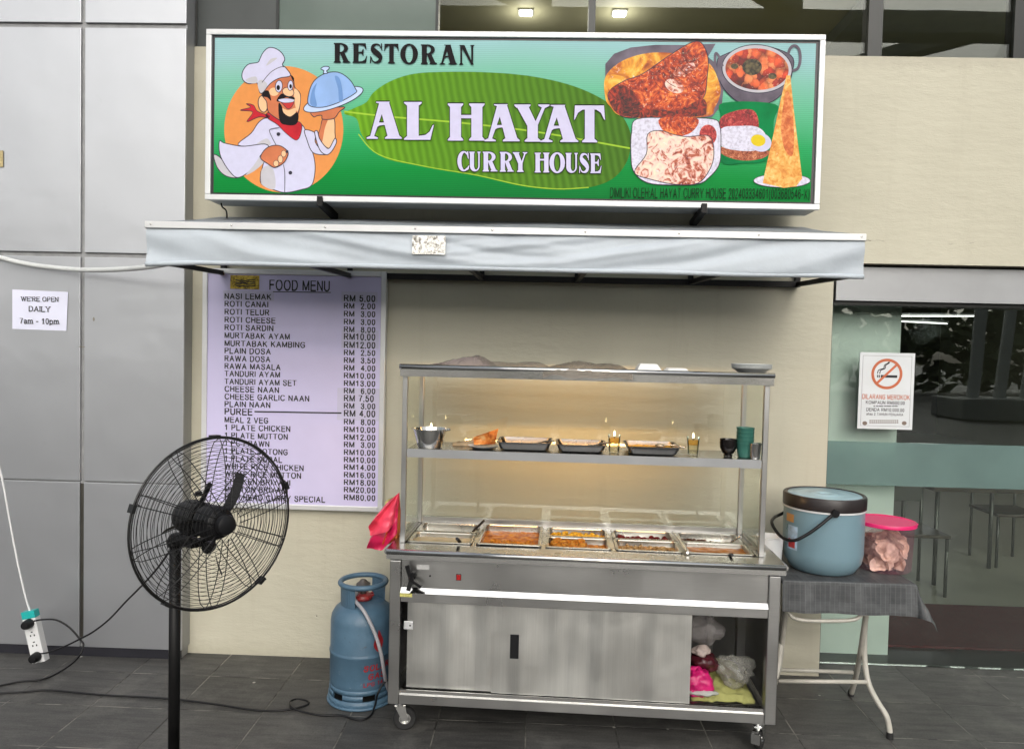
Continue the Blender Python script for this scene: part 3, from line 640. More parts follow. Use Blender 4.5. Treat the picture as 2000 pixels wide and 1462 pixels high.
A['skin'] = art('print_skin', lin(206, 122, 84), .12, 14); A['skin2'] = art('print_light_skin', lin(240, 194, 150)); A['red'] = art('print_red', lin(190, 42, 52), .2, 12)
A['black'] = art('print_black', (.012, .010, .012)); A['line'] = art('print_outline', lin(58, 56, 70)); A['blue'] = art('print_blue', lin(150, 184, 234), .1, 8); A['blue2'] = art('print_pale_blue', lin(196, 214, 250)); A['blue3'] = art('print_mid_blue', lin(112, 150, 205))
A['mouth'] = art('print_mouth', lin(196, 60, 60))
layer = [0]
def lay():
    layer[0] += 1; return FY - .0005 - .00006 * layer[0]
def flat_poly(mb, pts, Y):
    out = []
    for (x, y) in pts:
        p = at(x, y, SY); p.y = Y; out.append(p)
    mb.poly(out)
def draw(name, m, polys, org=(0, 0), sc=1, smooth=True, outline=0, lm=None):
    mb = MB(); Y = lay(); shapes = []
    for pl in polys:
        pts = [Vector((org[0] + x / sc, org[1] + y / sc, 0)) for x, y in pl]
        if smooth: pts = smooth_path(pts, 5, True)
        shapes.append([(p.x, p.y) for p in pts])
    if outline:
        ob = MB()
        for sh in shapes:
            n = len(sh); o = outline / sc; q = []
            for i in range(n):
                a, c = Vector(sh[i - 1]), Vector(sh[(i + 1) % n]); d = (c - a); d = d.normalized() if d.length > 1e-6 else Vector((1, 0)); q.append((Vector(sh[i]), Vector((d.y, -d.x)) * o))
            for i in range(n):
                (p, u), (r_, v_) = q[i], q[(i + 1) % n]
                flat_poly(ob, [tuple(p + u), tuple(r_ + v_), tuple(r_ - v_), tuple(p - u)], Y - .00003)
        PRINT.setdefault('outline', MB()); PRINT['outline'].add(ob.v, ob.f)
    for sh in shapes: mb = MB(); flat_poly(mb, sh, Y); ART.append((name, m, mb))
PRINT = {}; ART = []
def ell(cx, cy, rx, ry, rot=0, n=24):
    c, s_ = math.cos(R(rot)), math.sin(R(rot)); return [(cx + rx * math.cos(t) * c - ry * math.sin(t) * s_, cy + rx * math.cos(t) * s_ + ry * math.sin(t) * c) for t in [2 * math.pi * k / n for k in range(n)]]
def line(name, m, path, wd, org, sc, smooth=True):
    P = [Vector((x, y, 0)) for x, y in path]; P = smooth_path(P, 6) if smooth else P; mb = MB(); Y = lay(); L = []
    for i, p in enumerate(P):
        d = (P[min(i + 1, len(P) - 1)] - P[max(i - 1, 0)]).normalized(); q = Vector((-d.y, d.x, 0)) * wd / 2; L.append((p + q, p - q))
    for i in range(len(L) - 1):
        flat_poly(mb, [(org[0] + v.x / sc, org[1] + v.y / sc) for v in (L[i][0], L[i + 1][0], L[i + 1][1], L[i][1])], Y)
    ART.append((name, m, mb))
# leaf
leaf = [(690, 212), (715, 200), (730, 180), (760, 160), (800, 146), (850, 141), (940, 141), (1030, 148), (1110, 165), (1170, 190), (1210, 220), (1230, 255), (1232, 285), (1222, 320), (1195, 350), (1150, 366), (1090, 369), (1020, 362), (930, 342), (830, 325), (760, 312), (725, 290), (705, 260), (696, 232), (672, 222)]
def leaf_mat():
    m, n, p = base_mat('printed_banana_leaf')
    g = n.nodes.new('ShaderNodeNewGeometry'); mp = n.nodes.new('ShaderNodeMapping'); mp.inputs['Rotation'].default_value = (0, R(12), 0); n.links.new(g.outputs['Position'], mp.inputs[0])
    wv = n.nodes.new('ShaderNodeTexWave'); wv.bands_direction = 'X'; wv.inputs['Scale'].default_value = 9; wv.inputs['Distortion'].default_value = 1.5; wv.inputs['Detail'].default_value = 3; n.links.new(mp.outputs[0], wv.inputs['Vector'])
    s = n.nodes.new('ShaderNodeSeparateXYZ'); n.links.new(g.outputs['Position'], s.inputs[0])
    mr = n.nodes.new('ShaderNodeMapRange'); mr.inputs[1].default_value = -1.0; mr.inputs[2].default_value = .5; n.links.new(s.outputs[0], mr.inputs[0])
    c = ramp(n, mr.outputs[0], [(0, lin(112, 168, 26)), (.25, lin(94, 148, 28)), (1, lin(70, 112, 32))])
    c = mixc(n, 1, c, ramp(n, wv.outputs[0], [(0, (.78, .80, .75)), (1, (1.15, 1.12, 1.2))]), 'MULTIPLY')
    n.links.new(c, p.inputs['Base Color']); p.inputs['Roughness'].default_value = .5; p.inputs['Specular IOR Level'].default_value = .12; n.links.new(c, p.inputs['Emission Color']); p.inputs['Emission Strength'].default_value = GL_; return m
draw('leaf', leaf_mat(), [leaf])
A['leafline'] = art('print_leaf_rib', lin(160, 200, 60))
line('leaf_rib', A['leafline'], [(672, 218), (760, 228), (900, 240), (1050, 258), (1232, 290)], 3.2, (0, 0), 1)
line('leaf_edge', A['leafline'], [(700, 262), (740, 302), (830, 325), (930, 342), (1020, 362), (1090, 369), (1150, 366)], 2, (0, 0), 1)
# chef
O1, S1 = (410, 80), 4.716
draw('sun_disc', A['orange'], [ell(680, 815, 548, 582, 0, 40)], O1, S1)
draw('under_cloth', A['grey'], [[(35, 1050), (100, 1080), (180, 1190), (262, 1258), (150, 1245), (70, 1170)]], O1, S1, True, 4)
draw('jacket', A['white'], [[(450, 750), (380, 850), (260, 960), (500, 975), (520, 1020), (480, 1180), (470, 1310), (600, 1375), (700, 1396), (830, 1372), (935, 1330), (968, 1200), (960, 1080), (925, 970), (890, 880), (850, 775), (700, 735), (530, 710)]], O1, S1, True, 4)
draw('jacket_shade', A['grey'], [[(480, 1180), (560, 1150), (600, 1250), (590, 1368), (470, 1312)], [(420, 960), (520, 900), (560, 950), (500, 975)]], O1, S1)
draw('cloth', A['white'], [[(90, 920), (130, 940), (250, 965), (330, 970), (500, 950), (540, 985), (470, 1050), (430, 1130), (340, 1220), (250, 1258), (180, 1200), (110, 1090), (85, 1000)]], O1, S1, True, 4)
draw('cloth_shade', A['grey'], [[(470, 1060), (500, 1110), (420, 1190), (330, 1235), (400, 1150)]], O1, S1)
draw('sleeve', A['white'], [[(875, 820), (970, 850), (970, 930), (1020, 1000), (1080, 1045), (950, 1030), (890, 900)]], O1, S1, True, 4)
draw('forearm', A['skin2'], [[(1045, 715), (1140, 708), (1152, 850), (1150, 905), (1100, 988), (1040, 950), (998, 880), (1020, 800)]], O1, S1, True, 4)
draw('forearm_shade', A['skin'], [[(1045, 715), (1090, 712), (1060, 800), (1030, 940), (1000, 880), (1020, 800)]], O1, S1)
draw('cuff', A['white'], [[(965, 850), (990, 832), (1010, 900), (1060, 970), (1100, 988), (1150, 900), (1166, 935), (1120, 1020), (1070, 1048), (1010, 1000)]], O1, S1, True, 4)
draw('hand', A['skin'], [[(948, 645), (955, 700), (990, 690), (1030, 688), (1040, 722), (1140, 716), (1190, 655), (1232, 608)]], O1, S1, True, 4)
draw('tray', A['blue2'], [ell(1137, 540, 288, 78, -19, 30)], O1, S1, True, 4)
draw('dome', A['blue'], [[(912, 592), (912, 480), (960, 370), (1060, 302), (1180, 290), (1280, 350), (1340, 440), (1342, 480), (1200, 562), (1040, 612)]], O1, S1, True, 4)
draw('dome_shine', A['blue3'], [[(925, 580), (940, 460), (985, 390), (965, 480), (985, 600)], [(1150, 330), (1190, 340), (1215, 420), (1225, 545), (1190, 555), (1180, 440)]], O1, S1)
draw('dome_knob', A['blue2'], [[(1045, 300), (1050, 275), (1022, 260), (1050, 238), (1095, 240), (1095, 262), (1075, 278), (1085, 298)]], O1, S1, True, 4)
draw('scarf', A['red'], [[(515, 680), (560, 660), (640, 720), (830, 750), (838, 850), (795, 915), (700, 850), (620, 770), (540, 720)], [(545, 690), (440, 650), (400, 592), (335, 580), (375, 612), (280, 640), (395, 655), (340, 745), (450, 702), (530, 708)]], O1, S1, True, 3)
draw('ear', A['skin2'], [ell(488, 582, 42, 76, -8)], O1, S1, True, 4)
draw('face_skin', A['skin'], [[(478, 490), (520, 400), (600, 340), (740, 320), (770, 360), (782, 430), (832, 490), (828, 600), (812, 680), (800, 740), (720, 762), (640, 730), (540, 655), (522, 560)]], O1, S1, True, 4)
draw('cheek', A['skin2'], [[(782, 440), (830, 495), (826, 600), (800, 650), (776, 520)], ell(590, 470, 45, 38)], O1, S1)
draw('chin', A['skin2'], [[(660, 620), (720, 640), (790, 620), (780, 680), (720, 700), (670, 670)]], O1, S1)
draw('beard', A['black'], [[(632, 580), (662, 600), (680, 662), (740, 697), (800, 658), (818, 700), (795, 768), (720, 778), (645, 742)], [(615, 545), (660, 488), (720, 500), (778, 522), (772, 545), (700, 522), (640, 562)], [(488, 470), (540, 462), (565, 552), (530, 522), (490, 512)]], O1, S1)
draw('open_mouth', A['mouth'], [[(652, 545), (770, 545), (760, 600), (722, 628), (680, 592)]], O1, S1, True, 3)
draw('teeth', A['white'], [[(634, 540), (700, 530), (772, 540), (765, 564), (690, 572), (640, 557)]], O1, S1, True, 2)
draw('nose', A['skin2'], [ell(722, 472, 54, 40, 20)], O1, S1, True, 3)
draw('eye_white', A['white'], [ell(636, 420, 32, 54, 5), ell(742, 412, 24, 46, 5)], O1, S1, True, 3)
draw('pupil', A['black'], [ell(630, 432, 16, 24), ell(744, 420, 12, 20), [(578, 372), (590, 325), (635, 308), (640, 322), (605, 340)], [(745, 318), (776, 345), (766, 372)]], O1, S1)
draw('hat', A['white'], [[(440, 200), (350, 220), (300, 290), (305, 360), (360, 396), (436, 390), (470, 485), (560, 392), (640, 345), (742, 322), (700, 250), (668, 222), (690, 170), (660, 110), (600, 70), (540, 65), (490, 110), (460, 170)]], O1, S1, True, 4)
draw('hat_shade', A['grey'], [[(330, 360), (420, 330), (436, 385), (370, 392)], [(440, 392), (480, 360), (530, 410), (470, 482)], [(520, 230), (560, 170), (620, 160), (570, 200)]], O1, S1)
line('hat_line', A['line'], [(480, 385), (560, 292), (640, 246), (690, 240)], 6, O1, S1)
draw('fist', A['skin'], [[(500, 1010), (560, 970), (640, 965), (700, 1000), (722, 1040), (692, 1110), (640, 1152), (590, 1166), (530, 1130), (468, 1080)]], O1, S1, True, 4)
draw('knuckle', A['skin2'], [ell(680, 1040, 22, 30), ell(650, 1090, 22, 34), ell(610, 1130, 24, 28)], O1, S1, True, 2)
draw('button', A['line'], [ell(632, 860, 17, 17), ell(742, 1215, 17, 17), ell(712, 1020, 12, 14)], O1, S1)
line('placket', A['line'], [(640, 800), (560, 815), (555, 850), (610, 960)], 6, O1, S1); line('placket', A['line'], [(678, 1140), (690, 1220), (690, 1392)], 6, O1, S1); line('placket', A['line'], [(470, 1310), (466, 1240), (470, 1200)], 5, O1, S1)
# food pictures
O3, S3 = (1150, 40), 3.656
def food_print(name, cols, sc, kind='swirl', dist=2.5, hi=(1, .93, .85), hs=.62):
    m, n, p = base_mat(name); g = n.nodes.new('ShaderNodeNewGeometry'); vec = g.outputs['Position']
    big = noise_node(n, sc * .45, 3, vec)
    if kind == 'chunk':
        w1_ = noise_node(n, sc * 1.3, 3, vec); mv = n.nodes.new('ShaderNodeVectorMath'); mv.operation = 'SCALE'; mv.inputs['Scale'].default_value = .9 / sc; n.links.new(w1_.outputs['Color'], mv.inputs[0])
        ad = n.nodes.new('ShaderNodeVectorMath'); n.links.new(vec, ad.inputs[0]); n.links.new(mv.outputs[0], ad.inputs[1])
        vo = n.nodes.new('ShaderNodeTexVoronoi'); vo.inputs['Scale'].default_value = sc; n.links.new(ad.outputs[0], vo.inputs['Vector'])
        sp = n.nodes.new('ShaderNodeSeparateColor'); n.links.new(vo.outputs['Color'], sp.inputs[0])
        f = math_n(n, 'ADD', math_n(n, 'MULTIPLY', sp.outputs[0], .55), math_n(n, 'MULTIPLY', big.outputs[0], .45))
        c = ramp(n, f, cols); c = mixc(n, 1, c, ramp(n, vo.outputs['Distance'], [(0, (1.25, 1.2, 1.15)), (.35, (1, 1, 1)), (.8, (.35, .3, .3))]), 'MULTIPLY')
    else:
        s1 = noise_node(n, sc, 5, vec, .6); s1.inputs['Distortion'].default_value = dist
        f = math_n(n, 'ADD', math_n(n, 'MULTIPLY', s1.outputs[0], .65), math_n(n, 'MULTIPLY', big.outputs[0], .35)); c = ramp(n, f, cols)
    h = noise_node(n, sc * 1.7, 4, vec, .6); h.inputs['Distortion'].default_value = dist * 1.2
    c = mixc(n, ramp(n, h.outputs[0], [(hs, 0.0), (hs + .1, .75)]), c, hi)
    n.links.new(c, p.inputs['Base Color']); p.inputs['Roughness'].default_value = .3; p.inputs['Specular IOR Level'].default_value = .2
    n.links.new(c, p.inputs['Emission Color']); p.inputs['Emission Strength'].default_value = GL_; return m
A['pan'] = art('print_pan', lin(112, 104, 116), .35, 12)
A['sauce'] = food_print('print_sauce', [(.36, lin(90, 26, 6)), (.47, lin(190, 92, 16)), (.56, lin(232, 160, 40)), (.66, lin(246, 206, 96))], 9, 'swirl', 2)
A['fish'] = food_print('print_fish_curry', [(.36, lin(58, 10, 4)), (.45, lin(150, 34, 8)), (.53, lin(206, 74, 16)), (.62, lin(238, 140, 60))], 15, 'swirl', 3.5, lin(255, 226, 190), .60)
A['fish_dark'] = food_print('print_dark_fish', [(.40, lin(20, 5, 4)), (.50, lin(96, 16, 8)), (.62, lin(190, 50, 14))], 20, 'swirl', 3, lin(240, 120, 60), .64)
A['curry'] = food_print('print_red_curry', [(.28, lin(120, 20, 14)), (.45, lin(196, 48, 24)), (.6, lin(228, 92, 40)), (.75, lin(244, 150, 90))], 26, 'chunk', 2, lin(255, 225, 200), .64)
A['herb'] = food_print('print_herbs', [(.35, lin(20, 26, 16)), (.6, lin(96, 84, 50))], 60, 'chunk', 2, lin(190, 150, 110), .66)
A['roti'] = food_print('print_roti', [(.38, lin(120, 34, 26)), (.45, lin(196, 104, 76)), (.51, lin(236, 204, 190)), (.62, lin(244, 226, 200))], 17, 'swirl', 2.2, lin(250, 240, 240), .60)
A['rice'] = art('print_rice', None, 0, 70, [(.3, lin(180, 174, 192)), (.55, lin(226, 224, 240))])
A['sambal'] = food_print('print_sambal', [(.36, lin(80, 6, 14)), (.5, lin(166, 30, 36)), (.62, lin(216, 90, 80))], 26, 'swirl', 4, lin(245, 180, 160), .64)
A['anchovy'] = food_print('print_anchovy', [(.36, lin(60, 22, 12)), (.5, lin(160, 74, 40)), (.62, lin(214, 140, 96))], 30, 'swirl', 4, lin(245, 200, 170), .62)
A['dosa'] = food_print('print_dosa', [(.36, lin(206, 116, 36)), (.47, lin(226, 156, 66)), (.56, lin(238, 190, 104)), (.66, lin(244, 212, 146))], 40, 'swirl', .6, lin(250, 230, 180), .66)
A['dosa_red'] = food_print('print_dosa_red', [(.36, lin(176, 70, 24)), (.5, lin(214, 112, 52)), (.64, lin(232, 158, 90))], 44, 'swirl', .6, lin(244, 200, 140), .68)
A['yolk'] = art('print_yolk', lin(226, 200, 44)); A['leaf_dark'] = art('print_dark_leaf', lin(14, 126, 70), .2, 8)
draw('fish_pan', A['pan'], [[(118, 312), (180, 240), (300, 195), (480, 176), (700, 178), (905, 168), (850, 262), (920, 320), (966, 450), (950, 600), (880, 692), (280, 695), (150, 612), (114, 545)]], O3, S3, False)
draw('fish_sauce', A['sauce'], [[(120, 400), (240, 290), (420, 235), (600, 235), (760, 262), (870, 320), (925, 430), (940, 520), (900, 620), (820, 690), (280, 694), (150, 612), (116, 540)]], O3, S3)
draw('fish_head', A['fish'], [[(260, 430), (380, 385), (560, 262), (720, 165), (800, 160), (850, 262), (845, 400), (812, 560), (640, 665), (520, 640), (380, 690), (230, 682), (140, 562), (160, 492)]], O3, S3, True, 3)
draw('fish_jaw', A['fish_dark'], [[(150, 500), (230, 460), (330, 520), (390, 620), (500, 640), (640, 640), (810, 560), (840, 640), (770, 688), (280, 690), (160, 610)]], O3, S3)
draw('fish_cheek', A['roti'], [ell(612, 470, 72, 46, 25), ell(690, 352, 96, 34, -22)], O3, S3)
for kx in range(6):
    line('fish_crease', A['fish_dark'], [(470 + kx * 55, 440 - kx * 38), (520 + kx * 50, 490 - kx * 42), (575 + kx * 44, 520 - kx * 44)], 5, O3, S3)
draw('kadai_body', A['pan'], [[(915, 300), (960, 250), (1195, 178), (1440, 250), (1450, 380), (1400, 500), (1310, 580), (1195, 606), (1080, 590), (980, 510), (925, 410)]], O3, S3, True, 3)
draw('kadai_rim', A['grey'], [ell(1200, 348, 250, 172, 3, 36)], O3, S3, True, 3)
draw('kadai_curry', A['curry'], [ell(1200, 350, 226, 148, 3, 36)], O3, S3)
draw('kadai_herb', A['herb'], [ell(1165, 335, 70, 58), ell(1310, 400, 30, 22), ell(1040, 330, 26, 20)], O3, S3)
line('kadai_handle', A['pan'], [(1418, 265), (1435, 205), (1470, 182), (1502, 215), (1508, 290), (1490, 345), (1452, 362)], 20, O3, S3)
line('kadai_handle', A['pan'], [(940, 430), (905, 340), (903, 240), (930, 262), (955, 330)], 18, O3, S3)
draw('leaf_under', A['leaf_dark'], [[(960, 590), (1330, 600), (1320, 720), (1290, 980), (1100, 1020), (940, 1000), (940, 700)]], O3, S3)
draw('nasi_sambal', A['sambal'], [[(948, 690), (1080, 640), (1180, 648), (1212, 740), (1180, 780), (950, 780)]], O3, S3)
draw('nasi_anchovy', A['anchovy'], [[(945, 905), (1180, 925), (1292, 935), (1240, 985), (1100, 1002), (960, 962)]], O3, S3)
draw('nasi_rice', A['rice'], [[(945, 775), (1080, 755), (1200, 762), (1262, 820), (1240, 900), (1150, 935), (950, 902)]], O3, S3)
draw('egg_white', A['white'], [ell(1225, 872, 78, 66, 15)], O3, S3); draw('egg_yolk', A['yolk'], [ell(1208, 858, 52, 42, 10)], O3, S3)
draw('roti_plate', A['rice'], [[(345, 705), (600, 698), (880, 705), (935, 760), (942, 900), (930, 1030), (860, 1120), (780, 1168), (600, 1176), (420, 1160), (320, 1080), (300, 950), (305, 800)]], O3, S3, True, 3)
draw('roti_sauce', A['fish'], [[(510, 700), (770, 700), (745, 790), (640, 830), (540, 800)]], O3, S3); draw('roti_lump', A['sambal'], [ell(850, 820, 62, 74)], O3, S3)
draw('roti_bread', A['roti'], [[(420, 815), (510, 788), (600, 815), (700, 832), (860, 828), (892, 950), (865, 1060), (780, 1162), (620, 1172), (440, 1135), (325, 1085), (410, 955)]], O3, S3, True, 3)
draw('dosa_plate', A['rice'], [ell(1378, 1145, 202, 48)], O3, S3, True, 2)
draw('dosa_cone', A['dosa'], [[(1410, 395), (1437, 395), (1462, 640), (1500, 950), (1522, 1130), (1480, 1185), (1390, 1197), (1240, 1162), (1255, 1090), (1320, 800), (1370, 560)]], O3, S3, False)
draw('dosa_face', A['dosa_red'], [[(1405, 520), (1440, 560), (1462, 760), (1455, 960), (1400, 930), (1370, 760)]], O3, S3)
# words
w1 = MB(); Yw = lay()
for ch, x0, x1, yt, yb in (('R', 70, 290, 62, 318), ('E', 320, 515, 66, 322), ('S', 540, 730, 68, 326), ('T', 735, 925, 72, 328), ('O', 945, 1175, 76, 334), ('R', 1205, 1420, 80, 338), ('A', 1455, 1685, 84, 342), ('N', 1715, 1910, 88, 346)):
    px_glyph(w1, ch, x0, x1, yt, yb, (640, 75), 6.667, Yw)
ART.append(('black_word', A['black'], w1))
BIG = (('A', 25, 305, 36, 332), ('L', 318, 562, 38, 340), ('H', 672, 965, 50, 346), ('A', 965, 1245, 56, 352), ('Y', 1203, 1482, 58, 355), ('A', 1410, 1712, 62, 358), ('T', 1678, 1925, 66, 360))
SMALL = (('C', 748, 845, 432, 588), ('U', 842, 940, 434, 590), ('R', 945, 1066, 434, 592), ('R', 1082, 1196, 436, 594), ('Y', 1190, 1306, 438, 596), ('H', 1364, 1482, 442, 600), ('O', 1482, 1606, 442, 602), ('U', 1610, 1716, 444, 602), ('S', 1714, 1806, 446, 604), ('E', 1806, 1897, 448, 606))
ws = MB(); layer[0] += 4; Yw = lay() - .0004
for grp, sh in ((BIG, ((0, -9), (-5, -5), (4, -6), (-4, 3), (4, 3))), (SMALL, ((0, -7), (-6, -2), (6, -2), (-4, 4), (4, 4)))):
    for k, (dx, dy) in enumerate(sh):
        for ch, x0, x1, yt, yb in grp: px_glyph(ws, ch, x0, x1, yt, yb, (710, 190), 4.0816, Yw - k * .0002, dx, dy)
ART.append(('word_shadow', A['black'], ws))
ww = MB(); layer[0] += 24; Yw = lay()
for ch, x0, x1, yt, yb in BIG + SMALL: px_glyph(ww, ch, x0, x1, yt, yb, (710, 190), 4.0816, Yw)
ART.append(('white_word', art('print_white_letters', lin(210, 206, 234)), ww))
to = MB(); p0 = at(1191, 386, SY); p1 = at(1580, 388.5, SY); p0.y = p1.y = lay(); hh = at(1191, 367, SY).z - p0.z
put_text(to, OWNER, .13, p0, (p1 - p0).normalized(), (0, 0, 1), (p1 - p0).length, hh)
ART.append(('owner_text', art('print_dark_green', lin(20, 46, 28)), to))
ART.append(('outline', A['line'], PRINT['outline']))
for nm, m_, mb in ART: mb.build(nm, m_, sign, fix=False)
for (a, c) in (((625, 394), (655, 424)), ((1375, 408), (1352, 438))):
    p = at(*a, SY - .01); q = at(*c, -.004)
    bb = MB(); bb.bar(p, q, .03, .035); bb.bar(p + Vector((0, -.004, -.02)), p + Vector((0, -.004, .025)), .026, .012); bb.build('bracket', M['black_paint'], sign)
MB().tube(smooth_path([at(432, 397, -.22), at(434, 404, -.2), at(441, 410, -.17), at(443, 418, -.12), at(443, 428, -.1)], 5), .004, 6).build('hook', M['black_paint'], sign)

# ------------------------------------------------------------------ awning
AY = -.75
aw = thing('awning', 'pale grey vinyl awning on a black steel frame above the food cart', 'awning', (-.17, 0, 2.1))
ax0, ax1, zt, zb, zback = -1.708, 1.364, 2.213, 2.035, 2.364
M['vinyl'] = mat('pale_vinyl', (.50, .555, .605), .45, var=.09, vs=3, bump=.0006, bs=60)
def vinyl_top():
    m, n, p = base_mat('translucent_vinyl'); nz = noise_node(n, 4, 4); c = ramp(n, nz.outputs[0], [(.3, (.50, .55, .60)), (.7, (.56, .61, .65))]); n.links.new(c, p.inputs['Base Color']); p.inputs['Roughness'].default_value = .5
    t = n.nodes.new('ShaderNodeBsdfTranslucent'); n.links.new(c, t.inputs[0]); mx = n.nodes.new('ShaderNodeMixShader'); mx.inputs[0].default_value = .5
    o = [x for x in n.nodes if x.type == 'OUTPUT_MATERIAL'][0]; n.links.new(p.outputs[0], mx.inputs[1]); n.links.new(t.outputs[0], mx.inputs[2]); n.links.new(mx.outputs[0], o.inputs[0]); return m
M['vinyl_top'] = vinyl_top()
def val(u, v):
    x = ax0 + (ax1 - ax0) * u; d = v; z = zt - .02 - (zt - .02 - zb) * v
    f = 0
    for side in (0, 1):
        xx = (x - ax0) if side == 0 else (ax1 - x)
        if xx < 1.9:
            s = xx - (zt - z) * (1.0 + 3.2 * xx) + .05 * noise.noise((xx * 3, z * 8, side * 5))
            fall = max(0, 1 - xx / 1.9) ** .6 * math.sin(math.pi * min(1, max(0, v))) ** .55
            f += fall * (.0115 * math.sin(2 * math.pi * s / .52 + side) + .003 * math.sin(2 * math.pi * s / .21 + 2))
    f += .005 * noise.noise((x * 1.2, z * 9, 3)) * math.sin(math.pi * v)
    f += .0012 * noise.noise((x * 22, z * 36, 8)) * (1 if v > .78 else .12)
    zz = z + .004 * noise.noise((x * 3, 1, 1)) * v - (.012 * max(0, 1 - (x - ax0) / .25) * v) - .006 * v * u
    return (x, AY - .012 * math.sin(v * 2.2) - f, zz)
MB().grid(val, 260, 26).build('valance', M['vinyl'], aw, fix=False)
# rolled hem
MB().tube([Vector(val(i / 120, 1)) + Vector((0, .004 + .002 * noise.noise((i * .7, 1, 4)), 0.006)) for i in range(121)], .0105, 10).build('hem', M['vinyl'], aw)
MB().box(ax0 - .002, ax1 + .002, AY - .016, AY - .004, zt - .028, zt + .001, .002).build('batten', M['alu_white'], aw)
b = MB()
for px in (298, 455, 637, 812, 962, 1143, 1325, 1480, 1680):
    x = at(px, 450, AY).x; b.ball((x, AY - .017, zt - .012), .0045, .003, .0045, 8, 6)
b.build('screw', M['steel_bright'], aw)
MB().grid(lambda u, v: (ax0 + (ax1 - ax0) * u, AY + (-.005 - AY) * v, zt + .002 + (zback - zt) * v - .012 * math.sin(math.pi * v) * (.6 + .4 * math.sin(u * 19))), 60, 8).build('top_sheet', M['vinyl_top'], aw, fix=False)
for x in (ax0 + .002, ax1 - .002):
    MB().prism([(x, AY, zb + .02), (x, AY, zt), (x, -.01, zback - .01), (x, -.01, zback - .06), (x, -.45, zt - .02), (x, AY + .06, zb + .03)], (.003, 0, 0)).build('side_flap', M['vinyl'], aw)
b = MB(); zf = 2.066
b.bar((ax0 + .02, -.025, zf), (1.352, -.025, zf), .03, .03); b.bar((ax0 + .02, AY + .03, zb + .012), (ax1 - .01, AY + .03, zb + .012), .025, .025)
b.bar((ax0 + .02, AY + .03, zt - .02), (ax1 - .01, AY + .03, zt - .02), .025, .025); b.bar((ax0 + .02, -.025, zback - .03), (1.352, -.025, zback - .03), .025, .025)
for x in (ax0 + .03, -1.0, -.3, .2, .79, 1.34):
    b.bar((x, -.0255, zf + .016), (x, -.0255, zback - .045), .025, .024); b.bar((x, -.042, zf - .001), (x, AY + .044, zb + .011), .022, .022); b.bar((x, -.042, zback - .034), (x, AY + .044, zt - .022), .022, .022)
b.build('steel_frame', M['black_paint'], aw)
def foil_mat(name, cols, sc):
    m, n, p = base_mat(name); nz = noise_node(n, sc, 6, None, .7); n.links.new(ramp(n, nz.outputs[0], cols), p.inputs['Base Color'])
    p.inputs['Metallic'].default_value = .5; p.inputs['Roughness'].default_value = .3; add_bump(n, p, nz.outputs[0], 1, .003); return m
s0 = at(806, 460, AY - .02); s1 = at(870, 498, AY - .02)
MB().grid(lambda u, v: (s0.x + (s1.x - s0.x) * u, AY - .024 - .006 * v, s0.z + (s1.z - s0.z) * v), 4, 4).build('sticker', foil_mat('torn_foil', [(.36, (.10, .09, .07)), (.47, (.42, .41, .38)), (.58, (.80, .80, .76))], 70), aw)

# ------------------------------------------------------------------ menu board
mbo = thing('menu_board', 'framed pale lilac food menu board with black lettering on the cream wall', 'menu board', (-1.29, -.02, 1.45))
mx0, mx1, mz0, mz1 = -1.782, -.800, .815, 2.088
MYF = -.045
b = MB(); b.box(mx0, mx0 + .028, MYF - .006, -.001, mz0, mz1, .004); b.box(mx1 - .028, mx1, MYF - .006, -.001, mz0, mz1, .004)
b.box(mx0 + .0285, mx1 - .0285, MYF - .005, -.002, mz0, mz0 + .028, .004); b.box(mx0 + .0285, mx1 - .0285, MYF - .005, -.002, mz1 - .028, mz1, .004)
b.build('frame', M['alu_white'], mbo)
MB().box(mx0 + .02, mx1 - .02, MYF + .003, -.004, mz0 + .02, mz1 - .02).build('panel', mat('lilac_panel', lin(208, 202, 236), .35, var=.03, vs=4), mbo)
tx = MB(); TY = MYF + .0018
def menu_text(s, bold, xa, xb, yc, hpx):
    p = at(xa, yc + hpx / 2, TY); q = at(xb, yc + hpx / 2 + (xb - xa) * .016, TY); up = at(xa, yc - hpx / 2, TY) - p
    put_text(tx, s, bold, p, Vector((1, 0, 0)), Vector((0, 0, 1)), (q - p).x, up.z)
for (nm, xr, y, pr, yp, boldp) in ITEMS:
    menu_text(nm, BB, 438.5, xr, y - .3, 12.2 if nm == 'PUREE' else 10.6)
    menu_text(pr, BB, 671.5, 733 if pr != 'RM 7.50' else 730, yp - .3, 12 if boldp else 10.6)
menu_text('FOOD MENU', .16, 526, 644, 556, 19.5)
for (xa, ya, xb, yb, wd) in ((533, 569.5, 646, 571, .0042), (497, 803.5, 667, 806.3, .0075)):
    tx.bar(at(xa, ya, TY), at(xb, yb, TY), .0004, wd)
tx.build('lettering', M['ink'], mbo, fix=False)
M['patch'] = mat('patch_paper', lin(200, 196, 222), .4, var=.03)
for (xa, ya, xb, yb) in ((667, 569, 737, 591), (667, 644, 739, 681), (659, 757, 741, 822), (436, 567, 535, 588)):
    p, q = at(xa, ya, TY), at(xb, yb, TY); MB().box(p.x, q.x, TY + .0008, TY + .0011, q.z, p.z).build('paper_patch', M['patch'], mbo)
p, q = at(450, 537, TY), at(506, 565, TY)
MB().box(p.x, q.x, TY - .001, TY + .0007, q.z, p.z).build('sticker', foil_mat('yellow_foil', [(.36, (.05, .035, .01)), (.5, (.38, .27, .03)), (.66, (.55, .42, .07))], 60), mbo)
b = MB()
for k in range(4):
    b.tube(smooth_path([at(460 + i * 6.5, 547 + k * 3.6 + random.uniform(-1.5, 1.5), TY - .0018) for i in range(7)], 4), .0028, 5)
b.build('scribble', M['ink'], mbo)

